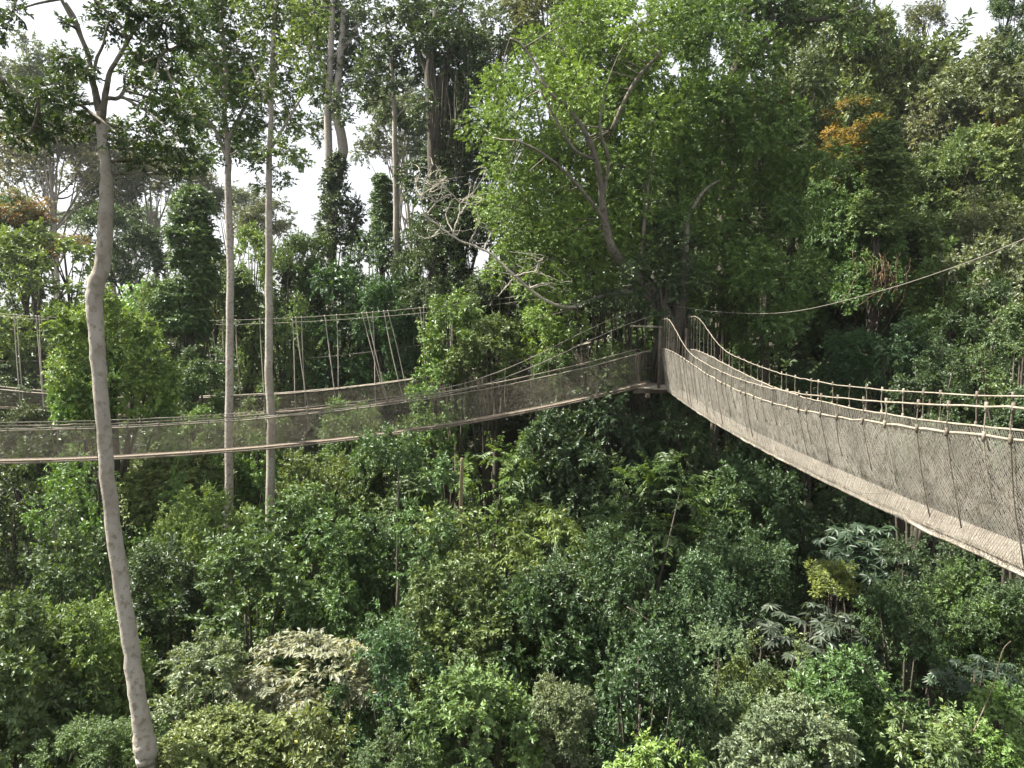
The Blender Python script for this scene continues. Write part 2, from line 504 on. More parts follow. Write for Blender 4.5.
# ---------------------------------------------------------------- ground
gx = np.concatenate([np.linspace(-400, -60, 12), np.linspace(-55, 75, 90), np.linspace(85, 400, 12)])
gy = np.concatenate([np.linspace(-60, -10, 6), np.linspace(-5, 110, 84), np.linspace(120, 420, 12)])
GX, GY = np.meshgrid(gx, gy)
GZ = terrain_z(GX, GY)
nx, ny = len(gx), len(gy)
ii = (np.arange(ny - 1)[:, None] * nx + np.arange(nx - 1)[None, :]).ravel()
g_me = np_mesh('ground', np.stack([GX.ravel(), GY.ravel(), GZ.ravel()], 1), [np.stack([ii, ii + 1, ii + nx + 1, ii + nx], 1)], True)
g_me.materials.append(M_SOIL)
gr = link('ground', g_me); gr['kind'] = 'structure'

# ---------------------------------------------------------------- undergrowth: the tangle under and between the trees
rng = np.random.default_rng(5)
VV, TT, CC, off = [], [], [], 0
for n, y0, y1, hmax, r0, r1, tl_, L_, w_ in ((1200, 7, 22, 4.6, .5, 1.0, .34, .12, .056), (1500, 20, 40, 5.5, .7, 1.4, .5, .19, .09), (1500, 36, 64, 8.0, 1.0, 2.0, .8, .29, .14)):
    Yq = y0 + (y1 - y0) * rng.random(n)
    Xq = (rng.random(n) * 2 - 1) * (Yq * 0.74 + 2)
    Zq = terrain_z(Xq, Yq) + rng.random(n) * hmax
    ok = (Zq < CZ - 7.6) | (Yq > np.where(Xq < 6, 45, 33))
    ok &= (Zq < CZ + 1.5 + 0.09 * (Xq + 6) ** 1 * (Xq > -6) * 2.4)
    Xq, Yq, Zq = Xq[ok], Yq[ok], Zq[ok]
    v, t, c = foliage(rng, np.stack([Xq, Yq, Zq], 1), r0 + (r1 - r0) * rng.random(len(Xq)), tl=tl_, L=L_, W=w_, dens=0.75, per=12, centre=np.array([0, 25, -40.]), hemi=-0.35)
    VV.append(v); TT.append(t + off); CC.append(c); off += len(v)
me = np_mesh('undergrowth', np.vstack(VV), [np.vstack(TT)], False, np.concatenate(CC)); me.materials.append(M_LEAF)
ug = link('undergrowth', me); ug['kind'] = 'stuff'; ug['label'] = 'dark tangled undergrowth filling the valley below the rope bridges'; ug['category'] = 'undergrowth'
set_tint(ug, (0.055, 0.085, 0.03))

n = 900
Yq = 58 + 80 * rng.random(n); Xq = (rng.random(n) * 2 - 1) * (Yq * 0.8)
Zq = terrain_z(Xq, Yq) + rng.random(n) * 7 
keep = ~((Xq < 0) & (Zq > CZ + 0.02 * Yq))
Xq, Yq, Zq = Xq[keep], Yq[keep], Zq[keep]
Yh = 54 + 40 * rng.random(1100); Xh = -2 + 75 * rng.random(1100); Zh = terrain_z(Xh, Yh) + rng.random(1100) * 5
Xq, Yq, Zq = np.concatenate([Xq, Xh]), np.concatenate([Yq, Yh]), np.concatenate([Zq, Zh])
v, t, c = foliage(rng, np.stack([Xq, Yq, Zq], 1), 1.8 + 1.6 * rng.random(len(Xq)), tl=1.5, L=0.55, W=0.28, dens=0.6, per=12, centre=np.array([0, 60, -80.]), hemi=-0.2)
me = np_mesh('far_forest', v, [t], False, c); me.materials.append(M_LEAFSOFT)
ff = link('far_forest', me); ff['kind'] = 'stuff'; ff['label'] = 'distant forest reading as one mass behind the valley trees'; ff['category'] = 'forest'
set_tint(ff, (0.06, 0.09, 0.04))


# ---------------------------------------------------------------- hero trees
def hero(name, label, base, trunk_paths, lobes, Y, mat, col, leaf, cat='tree', dens=1.4, trunk_bump=0.03, extra=None, spread_y=1.0, leafmat=M_LEAF, seed=1, hemi=-1.0, fill=0, fat=1.15, limb_mat=None, **fk):
    """trunk_paths: list of (pixel points with radius in px [, depth offset]); lobes: (px, py, r_px [, dY])"""
    rng = np.random.default_rng(seed)
    root = empty(name, base, label, cat)
    m = MB(); m_all = m; m2 = MB() if limb_mat else m
    for ip, pts in enumerate(trunk_paths):
        m = m_all if ip == 0 else m2
        P = [at(p[0], p[1], Y + (p[3] if len(p) > 3 else 0)) for p in pts]
        r = [p[2] * Y / F for p in pts]
        n = max(8, len(pts) * 4)
        Q = spline(P, n)
        rr = np.interp(np.linspace(0, len(pts) - 1, n), range(len(pts)), r)
        Q = Q + rng.normal(0, 0.045, Q.shape) * rr[:, None]
        m.tube(Q, rr, 10, trunk_bump, rng)
    if lobes and fill:
        lobes = list(lobes) + [(l[0] + rng.normal(0, 14), l[1] + rng.normal(0, 14), l[2] * 0.95, fill * (0.6 + 0.8 * rng.random())) for l in lobes]
    # twigs joining lobes to the nearest limb point
    allP = np.vstack(m_all.V + (m2.V if limb_mat else [])); m = m2
    C = np.array([at(l[0], l[1], Y + (l[3] if len(l) > 3 else rng.normal(0, spread_y))) for l in lobes]) if lobes else np.zeros((0, 3))
    R = np.array([l[2] * fat * Y / F for l in lobes])
    for c, r in zip(C, R):
        d = np.linalg.norm(allP - c, axis=1); q = allP[d.argmin()]
        k = (q + c) / 2 + rng.normal(0, 0.1, 3) * r
        m.tube(spline([q, k, c], 7), np.linspace(0.022 + 0.012 * r, 0.008, 7), 5)
        for _ in range(3):
            e = c + unit(rng.standard_normal(3)) * r * 0.8
            m.tube(spline([c, (c + e) / 2 + rng.normal(0, .08, 3) * r, e], 5), np.linspace(0.014, 0.005, 5), 4)
    m_all.build('trunk', mat, root)
    if limb_mat: m2.build('branch', limb_mat, root)
    if len(C):
        me = foliage_mesh('crown', leafmat, rng, C, R, tl=leaf * 2.4, L=leaf, W=leaf * 0.46, dens=dens, hemi=hemi, **fk)
        o = link('crown', me, root); set_tint(o, COLS[col])
    return root


# the slim pale tree in front of the left bridge
Y1 = 12.0
b1 = at(147, 800, Y1)
hero('slender_tree', 'slender tree with blotchy pale trunk and swollen foot, in front of the left rope bridge',
     (b1[0], b1[1], float(terrain_z(b1[0], b1[1])) - .2),
     [[(150, 1010, 11), (149, 840, 8), (148, 778, 7), (147, 765, 9), (146, 755, 11.5), (145, 744, 11.8), (143, 733, 9.8), (140, 712, 8.8), (136, 685, 8.5), (130, 640, 8.2), (119, 570, 7.8), (112, 515, 7.4), (107, 470, 7.2), (103, 420, 7.0), (99, 370, 7.0), (96, 330, 7.3), (94, 300, 7.8), (97, 283, 8.0), (103, 265, 7.4), (105, 235, 7.0), (107, 190, 6.4), (106, 170, 5.3), (102, 140, 4.5), (100, 112, 4.2)],
      [(101, 120, 4.0), (96, 95, 3.2), (92, 78, 2.7), (88, 55, 2.4), (80, 35, 2.1), (70, 15, 1.8), (62, 0, 1.6), (58, -15, 1.3)],
      [(101, 120, 3.8), (106, 92, 2.8), (110, 72, 2.3), (120, 55, 2.0), (133, 32, 1.7), (146, 12, 1.4), (155, -8, 1.1)],
      [(128, 42, 1.7), (120, 25, 1.5), (105, 10, 1.4), (90, -8, 1.2)],
      [(93, 78, 1.8), (97, 58, 1.5), (103, 45, 1.3), (106, 30, 1.0), (112, 14, .7)],
      [(106, 98, 2.0), (118, 98, 1.9), (124, 90, 1.6), (124, 78, 1.2)],
      [(120, 55, 1.7), (140, 53, 1.6), (155, 58, 1.2), (168, 50, 0.9)],
      [(84, 45, 1.6), (76, 20, 1.5), (66, 3, 1.3)],
      [(101, 125, 1.9, 0), (85, 108, 1.4, -.4), (60, 98, 1.2, -.6), (30, 97, 1.1, -.8), (8, 84, 1.0, -.8), (-12, 60, 1, -.8)],
      [(38, 98, 1.4, -.6), (38, 110, 1.3, -.6), (33, 128, 1.0, -.6)]],
     [(22, 96, 15), (55, 92, 17), (35, 112, 19), (70, 108, 17), (10, 118, 17), (48, 130, 17), (76, 126, 15), (20, 135, 14),
      (70, 58, 12), (85, 68, 12), (75, 72, 11), (58, 78, 12), (5, 98, 15), (62, 22, 7), (112, 30, 14), (98, 14, 12), (128, 14, 14), (150, 24, 15), (152, 47, 15), (138, 62, 14), (163, 66, 16),
      (132, 78, 11), (150, 88, 14), (172, 84, 16), (150, 108, 15), (172, 108, 15), (128, 130, 14), (148, 138, 17), (165, 150, 17), (180, 140, 15), (122, 142, 11),
      (140, 160, 12), (175, 170, 12), (12, 12, 13), (-6, 30, 14), (118, 0, 12), (168, 20, 15), (186, 40, 15), (186, 112, 15), (142, 0, 16), (175, 0, 16), (195, 160, 13)],
     Y1, M_PALE, 'D', 0.072, dens=2.5, fat=1.12, limb_mat=M_LIMB, spread_y=0.7, seed=21, trunk_bump=0.035)

# two slim trees behind the left bridge
Y2 = 27.0
b2 = at(229, 470, Y2)
hero('slim_tree', 'slim straight grey-trunked tree with dark crown, just right of the dark column of climbing leaves',
     (b2[0], b2[1], float(terrain_z(b2[0], b2[1])) - .2),
     [[(228, 640, 4.8), (229, 470, 4.1), (229, 420, 3.9), (230, 330, 3.7), (230, 250, 3.5), (228, 180, 3.2), (228, 150, 2.9), (224, 110, 2.4), (226, 70, 2.4), (222, 30, 2), (220, -20, 1.6)],
      [(228, 160, 2.2), (215, 130, 1.7), (200, 115, 1.2), (185, 118, .8)], [(228, 140, 2.2), (243, 110, 1.6), (255, 90, 1.1)], [(225, 80, 1.7), (205, 50, 1.2), (195, 20, 1)]],
     [(205, 30, 20), (230, 10, 22), (215, 62, 20), (240, 50, 20), (196, 75, 18), (225, 90, 20), (205, 105, 18), (240, 118, 18), (215, 130, 16), (190, 130, 15), (230, 148, 13), (205, 155, 11),
      (190, 10, 18), (250, 85, 18), (185, 100, 14), (195, 165, 9), (247, 148, 12), (212, -10, 20)],
     Y2, M_GREY, 'M', 0.115, fill=1.5, dens=1.8, spread_y=1.2, seed=22)
Y3 = 25.5
b3 = at(270, 520, Y3)
hero('slim_tree', 'slim straight paler tree behind the left bridge net, right of the slim grey-trunked tree',
     (b3[0], b3[1], float(terrain_z(b3[0], b3[1])) - .2),
     [[(270, 680, 5.2), (270, 520, 4.4), (271, 450, 4.2), (271, 410, 4.1), (269, 380, 4.0), (269, 320, 3.6), (269, 240, 3.3), (269, 170, 2.8), (271, 120, 2.3), (272, 70, 2.3), (274, 20, 1.8), (276, -20, 1.4)],
      [(270, 150, 1.8), (285, 125, 1.3), (300, 100, 0.9)], [(271, 110, 1.6), (258, 80, 1.1), (250, 60, 0.9)], [(273, 70, 1.5), (290, 45, 1.1), (305, 30, .8)]],
     [(265, 30, 20), (290, 20, 22), (300, 50, 18), (278, 62, 18), (260, 85, 16), (290, 88, 16), (262, 120, 15), (285, 115, 15), (300, 125, 14), (272, 150, 14), (258, 160, 12), (290, 150, 13), (300, 160, 10),
      (310, 80, 14), (255, 5, 20), (315, 15, 18), (280, 0, 20), (262, 185, 9), (285, 178, 10)],
     Y3, M_PALE, 'L', 0.115, dens=1.9, spread_y=1.2, seed=23)

# tall trees against the sky
Y4 = 56.0
b4 = at(330, 300, Y4)
hero('emergent_tree', 'tall dark emergent tree with a thick bent limb against the white sky gap',
     (b4[0], b4[1], float(terrain_z(b4[0], b4[1])) - .2),
     [[(332, 380, 4.5), (330, 300, 4.3), (330, 230, 4.2), (329, 170, 3.9), (328, 120, 3.6), (330, 70, 3.1), (332, 20, 2.6), (334, -20, 2)],
      [(336, 172, 5), (341, 160, 5), (343, 145, 4.8), (339, 125, 4.6), (336, 105, 4), (340, 60, 3), (344, 10, 2.4)],
      [(330, 80, 2), (315, 50, 1.5), (305, 20, 1)], [(331, 60, 2), (350, 40, 1.5), (362, 15, 1)]],
     [(320, 10, 22), (345, 5, 24), (335, 40, 22), (312, 40, 18), (355, 35, 18), (325, 70, 17), (345, 75, 17), (318, 92, 12), (338, 100, 12), (352, 60, 14), (330, 120, 9), (316, 120, 8), (346, 118, 8), (368, 8, 14), (322, 140, 7), (300, 12, 16)],
     Y4, M_GREY, 'D', 0.22, dens=2.6, spread_y=2.0, seed=24)
Y5 = 48.0
b5 = at(396, 300, Y5)
hero('emergent_tree', 'thin white-barked tree with small dark crown, left of the vine-draped giant',
     (b5[0], b5[1], float(terrain_z(b5[0], b5[1])) - .2),
     [[(396, 350, 3.2), (396, 255, 3.0), (396, 200, 2.8), (395, 150, 2.5), (394, 105, 2.2), (392, 70, 1.8), (388, 40, 1.4), (384, 10, 1)],
      [(394, 100, 1.2), (380, 80, 1), (370, 70, .7)], [(394, 120, 1.0), (408, 105, .8), (418, 95, .6)]],
     [(383, 30, 13), (395, 42, 12), (374, 52, 12), (388, 62, 14), (372, 72, 12), (362, 85, 11), (378, 90, 11), (392, 84, 10), (400, 66, 9), (365, 62, 9), (364, 102, 7), (404, 120, 8), (385, 115, 6)],
     Y5, M_PALE, 'D', 0.2, dens=2.8, spread_y=1.5, seed=25)
Y6 = 46.0
b6 = at(434, 320, Y6)
r6 = hero('vine_draped_tree', 'huge dark tree draped in hanging vines, rising above the bleached bare branch',
     (b6[0], b6[1], float(terrain_z(b6[0], b6[1])) - .2),
     [[(436, 380, 9), (436, 260, 8), (434, 180, 7), (433, 120, 6.5), (430, 70, 5.5), (436, 20, 4), (440, -20, 3)], [(433, 110, 4), (445, 70, 3), (458, 30, 2.4), (462, 0, 2)], [(431, 80, 3), (418, 50, 2.4), (408, 20, 2)],
      [(444, 150, 2), (446, 90, 2), (452, 40, 1.6)]],
     [(430, 5, 24), (452, 15, 20), (412, 12, 16), (440, 38, 20), (418, 40, 14), (463, 40, 14), (428, 62, 14), (455, 66, 15), (415, 75, 9), (440, 88, 13), (425, 100, 10), (458, 95, 12), (416, 120, 7),
      (448, 115, 12), (462, 130, 14), (455, 160, 18), (430, 165, 15), (475, 155, 16), (440, 195, 20), (470, 190, 20), (418, 190, 14), (490, 130, 16), (450, 225, 20), (480, 225, 18), (425, 225, 17), (470, 100, 12), (395, 8, 12), (480, 70, 14)],
     Y6, M_DARKBARK, 'D', 0.2, fill=1.5, dens=2.3, spread_y=1.8, seed=26, droop=0.6)
m = MB(); rr = np.random.default_rng(66)
for k in range(13):
    x = rr.uniform(412, 470); y0 = rr.uniform(40, 110); y1 = y0 + rr.uniform(50, 120)
    yy = Y6 - 1.2 + rr.normal(0, .5)
    P = [at(x, y0, yy), at(x + rr.normal(0, 3), (y0 + y1) / 2, yy), at(x + rr.normal(0, 4), y1, yy)]
    m.tube(spline(P, 8), 0.02 + 0.018 * rr.random(), 4)
m.build('hanging_vine', M_DARKBARK, r6)

# the big light-green tree that carries the platform
Y7 = 31.5
b7 = at(669, 470, Y7)
r7 = hero('platform_tree', 'big spreading light-green tree whose dark vine-wrapped trunk carries the bridge platform',
     (b7[0], b7[1], float(terrain_z(b7[0], b7[1])) - .3),
     [[(671, 640, 15), (670, 520, 13), (669, 440, 11), (669, 380, 10), (668, 330, 9), (660, 305, 6.8), (645, 284, 5.6), (628, 268, 4.8), (612, 248, 4.4, -.6), (604, 215, 3.6, -1.2), (601, 185, 3.0, -1.7), (596, 160, 2.6, -2.1), (585, 132, 2.2, -2.4), (568, 108, 1.8, -2.6), (548, 90, 1.5, -2.7), (534, 62, 1.3, -2.6), (522, 45, 1.1, -2.5), (510, 38, 0.8, -2.4)],
      [(671, 350, 7), (680, 300, 5.5), (684, 250, 4.2), (688, 212, 2.4)],
      [(603, 200, 2.0, -1.5), (608, 160, 1.6, -2), (600, 130, 1.3, -2.4), (603, 95, 0.9, -2.5)],
      [(606, 222, 2.0, -1.1), (590, 200, 1.7, -1.7), (565, 172, 1.5, -2.2), (540, 152, 1.2, -2.5), (516, 140, .8, -2.6)],
      [(596, 160, 1.8, -2.1), (575, 150, 1.3, -2.4), (556, 120, 1.1, -2.6), (540, 90, .8, -2.7)],
      [(612, 130, 2.4, -.6), (625, 100, 2, -.6), (640, 75, 1.8, -.6), (662, 52, 1.4, -.6)],
      [(640, 270, 2.6), (645, 215, 1.7), (650, 170, 1.4), (655, 140, 1.0)],
      [(662, 308, 4.2), (640, 293, 3.4), (615, 293, 2.9), (590, 301, 2.5), (574, 308, 2.2)],
      [(688, 215, 2.2), (705, 190, 1.4), (720, 180, 1.0)]],
     [(512, 112, 24), (535, 75, 22), (505, 158, 24), (500, 205, 22), (518, 232, 24), (540, 130, 26), (555, 190, 28), (545, 255, 26), (575, 230, 26), (575, 88, 26), (600, 50, 26), (560, 48, 22), (615, 105, 26),
      (590, 150, 24), (622, 165, 24), (560, 290, 22), (530, 285, 18), (590, 275, 22), (615, 232, 22, 0.4), (640, 20, 26), (648, 68, 26), (655, 120, 26), (655, 170, 22), (640, 205, 18), (505, 260, 15), (540, 318, 15),
      (618, 285, 14), (575, 325, 14), (520, 185, 22), (500, 80, 16), (580, 15, 24), (610, -5, 24), (640, 250, 16), (600, 190, 20), (525, 45, 14)],
     Y7, M_LIMB, 'Y', 0.125, fill=2.2, dens=1.65, spread_y=1.5, seed=27, hemi=-1.0, droop=0.3)
# its right side: darker leaf green, with shade put into the colour
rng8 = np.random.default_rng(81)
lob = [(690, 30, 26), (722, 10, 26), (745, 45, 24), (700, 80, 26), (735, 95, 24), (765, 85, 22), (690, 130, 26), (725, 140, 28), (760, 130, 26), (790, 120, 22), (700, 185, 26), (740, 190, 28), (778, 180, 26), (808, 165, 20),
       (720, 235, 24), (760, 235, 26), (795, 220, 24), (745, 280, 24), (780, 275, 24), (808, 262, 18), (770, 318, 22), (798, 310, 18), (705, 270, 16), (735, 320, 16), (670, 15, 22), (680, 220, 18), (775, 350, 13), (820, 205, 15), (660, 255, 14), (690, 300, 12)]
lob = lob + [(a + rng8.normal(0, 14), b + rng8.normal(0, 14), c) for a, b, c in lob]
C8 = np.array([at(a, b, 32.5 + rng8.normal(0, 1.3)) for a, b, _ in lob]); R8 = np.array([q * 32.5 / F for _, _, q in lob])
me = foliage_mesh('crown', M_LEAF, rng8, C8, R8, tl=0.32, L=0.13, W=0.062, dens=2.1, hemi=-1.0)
o = link('crown', me, r7); set_tint(o, (0.098, 0.162, 0.042)); o['label'] = 'right side of the crown, leaf green darkened for shade'
rngc = np.random.default_rng(77)
lobc = [(655, 296, 12), (676, 290, 13), (692, 296, 12), (664, 318, 10), (684, 318, 11), (640, 282, 11), (697, 335, 10), (672, 345, 8), (702, 316, 10), (650, 312, 8), (660, 430, 14), (684, 440, 16), (668, 455, 18), (645, 448, 14), (625, 300, 10), (600, 305, 9), (690, 405, 10),
        (668, 275, 14), (684, 262, 13), (652, 268, 12), (630, 270, 11), (642, 262, 10), (612, 294, 9), (588, 300, 8), (640, 300, 10), (662, 330, 8), (700, 280, 14), (676, 240, 14), (658, 245, 12)]
Cc = np.array([at(a, b, Y7 - .3 + rngc.normal(0, .7)) for a, b, _ in lobc]); Rc = np.array([q * 31.5 / F for _, _, q in lobc])
me = foliage_mesh('climber', M_LEAF, rngc, Cc, Rc, tl=0.24, L=0.10, W=0.06, dens=1.8, hemi=-1.0, droop=0.7)
o = link('climber', me, r7); set_tint(o, COLS['D']); o['label'] = 'dark climbing leaves on the trunk'
# aerial roots wound round the trunk and hanging beside the platform
m = MB(); rr = np.random.default_rng(71)
for k in range(26):
    a0 = rr.uniform(0, 6.28); tw = rr.uniform(-1.4, 1.4); h0, h1 = rr.uniform(-7.5, -3.5), rr.uniform(-1.5, 2.5)
    base = at(669, 380, Y7); pts = []
    for s in np.linspace(0, 1, 12):
        rad = 0.60 + 0.22 * math.sin(s * 5 + k) + 0.15 * (1 - s)
        pts.append(base + np.array([math.cos(a0 + tw * s) * rad + 0.1 * math.sin(7 * s + k), math.sin(a0 + tw * s) * rad, 3.0 + h0 + (h1 - h0) * s]))
    m.tube(pts, 0.05 + 0.08 * rr.random() * np.ones(12), 6, 0.1, rr)
for k in range(30):
    x = rr.uniform(592, 640) if k % 2 else rr.uniform(672, 705); y0 = rr.uniform(285, 315); y1 = rr.uniform(335, 380)
    yy = Y7 + rr.uniform(0.6, 2.4)
    m.tube(spline([at(x, y0, yy), at(x + rr.normal(0, 3), (y0 + y1) / 2, yy), at(x + rr.normal(0, 4), y1, yy)], 8), 0.025 + 0.03 * rr.random(), 5)
m.build('aerial_root', M_DARKBARK, r7)
# bleached bare limb reaching left
m = MB(); rr = np.random.default_rng(72)
YB = Y7 - 2.2
def limb(pts, r0, r1):
    P = [at(a, b, YB + c) for a, b, c in pts]
    Q = spline(P, len(P) * 5); Q += rr.normal(0, .012, Q.shape)
    m.tube(Q, np.linspace(r0, r1, len(Q)), 6)
limb([(580, 307, 2.3), (560, 306, 1.7), (545, 300, 1.1), (528, 288, .5), (515, 276, 0), (500, 262, 0), (488, 252, 0), (470, 244, 0), (452, 236, 0), (436, 224, 0), (426, 216, 0), (421, 203, 0), (423, 194, 0), (432, 188, 0), (447, 177, 0)], 0.07, 0.018)
for pts in ([(426, 216, 0), (436, 203, -.3), (450, 196, -.4)], [(452, 236, 0), (459, 215, .3), (461, 203, .4), (474, 192, .5), (484, 175, .5)], [(461, 204, .4), (448, 190, .2), (440, 178, .2)],
            [(470, 242, 0), (478, 222, -.4), (476, 205, -.5)], [(455, 236, 0), (446, 215, .4), (452, 200, .5)], [(423, 194, 0), (426, 178, -.2), (433, 165, -.3)], [(441, 228, 0), (430, 238, .3), (418, 236, .4)],
            [(484, 250, 0), (492, 232, .4), (505, 226, .5)], [(515, 276, -.2), (535, 272, -.5), (560, 282, -.6)], [(530, 288, -.2), (545, 283, -.6), (556, 290, -.7)], [(515, 276, 0), (505, 288, .2), (498, 296, .2)],
            [(459, 215, .3), (466, 205, .6), (470, 190, .7)], [(436, 203, -.3), (430, 192, -.5), (440, 184, -.6)], [(423, 198, 0), (416, 186, .3), (420, 172, .4)], [(538, 275, -.5), (537, 262, -.7), (530, 250, -.8)]):
    limb(pts, 0.032, 0.008)
    for _ in range(4):
        a0 = pts[rr.integers(0, len(pts))]; x, y = a0[0], a0[1]
        limb([a0, (x + rr.normal(0, 8), y - rr.uniform(2, 9), a0[2] + rr.normal(0, .2)), (x + rr.normal(0, 14), y - rr.uniform(0, 18), a0[2] + rr.normal(0, .3))], 0.016, 0.005)
bb = m.build('bare_branch', M_BLEACH, r7); bb['label'] = 'bleached leafless limb reaching left from the crown'

# twin dark limbs rising behind, right of the platform tree
Y9 = 36.0
b9 = at(728, 300, Y9)
hero('forked_tree', 'forked dark-limbed tree rising behind the right side of the platform tree',
     (b9[0], b9[1], float(terrain_z(b9[0], b9[1])) - .2),
     [[(722, 420, 8), (724, 300, 8), (726, 180, 7), (731, 90, 6), (742, 55, 4.5), (746, 25, 4), (742, -15, 3)], [(736, 86, 5.5), (752, 60, 5), (772, 35, 4), (790, 22, 3), (830, 18, 2), (860, 8, 1.5)], [(772, 35, 3), (770, 10, 2.6), (762, -10, 2)],
      [(742, 55, 2.2), (732, 35, 1.8), (726, 20, 1.4)], [(660, 60, 4), (650, 30, 3.5), (652, 0, 3.2), (654, -15, 3)], [(690, 60, 3.5), (680, 20, 4.5), (682, -15, 4.2)]],
     [(760, -5, 20), (790, 5, 22), (820, 0, 22), (740, -10, 20), (800, 30, 16), (700, -8, 20), (845, 20, 14), (775, 60, 12), (755, 30, 9)],
     Y9, M_DARKBARK, 'M', 0.17, fill=1.5, dens=2.0, spread_y=1.2, seed=29)

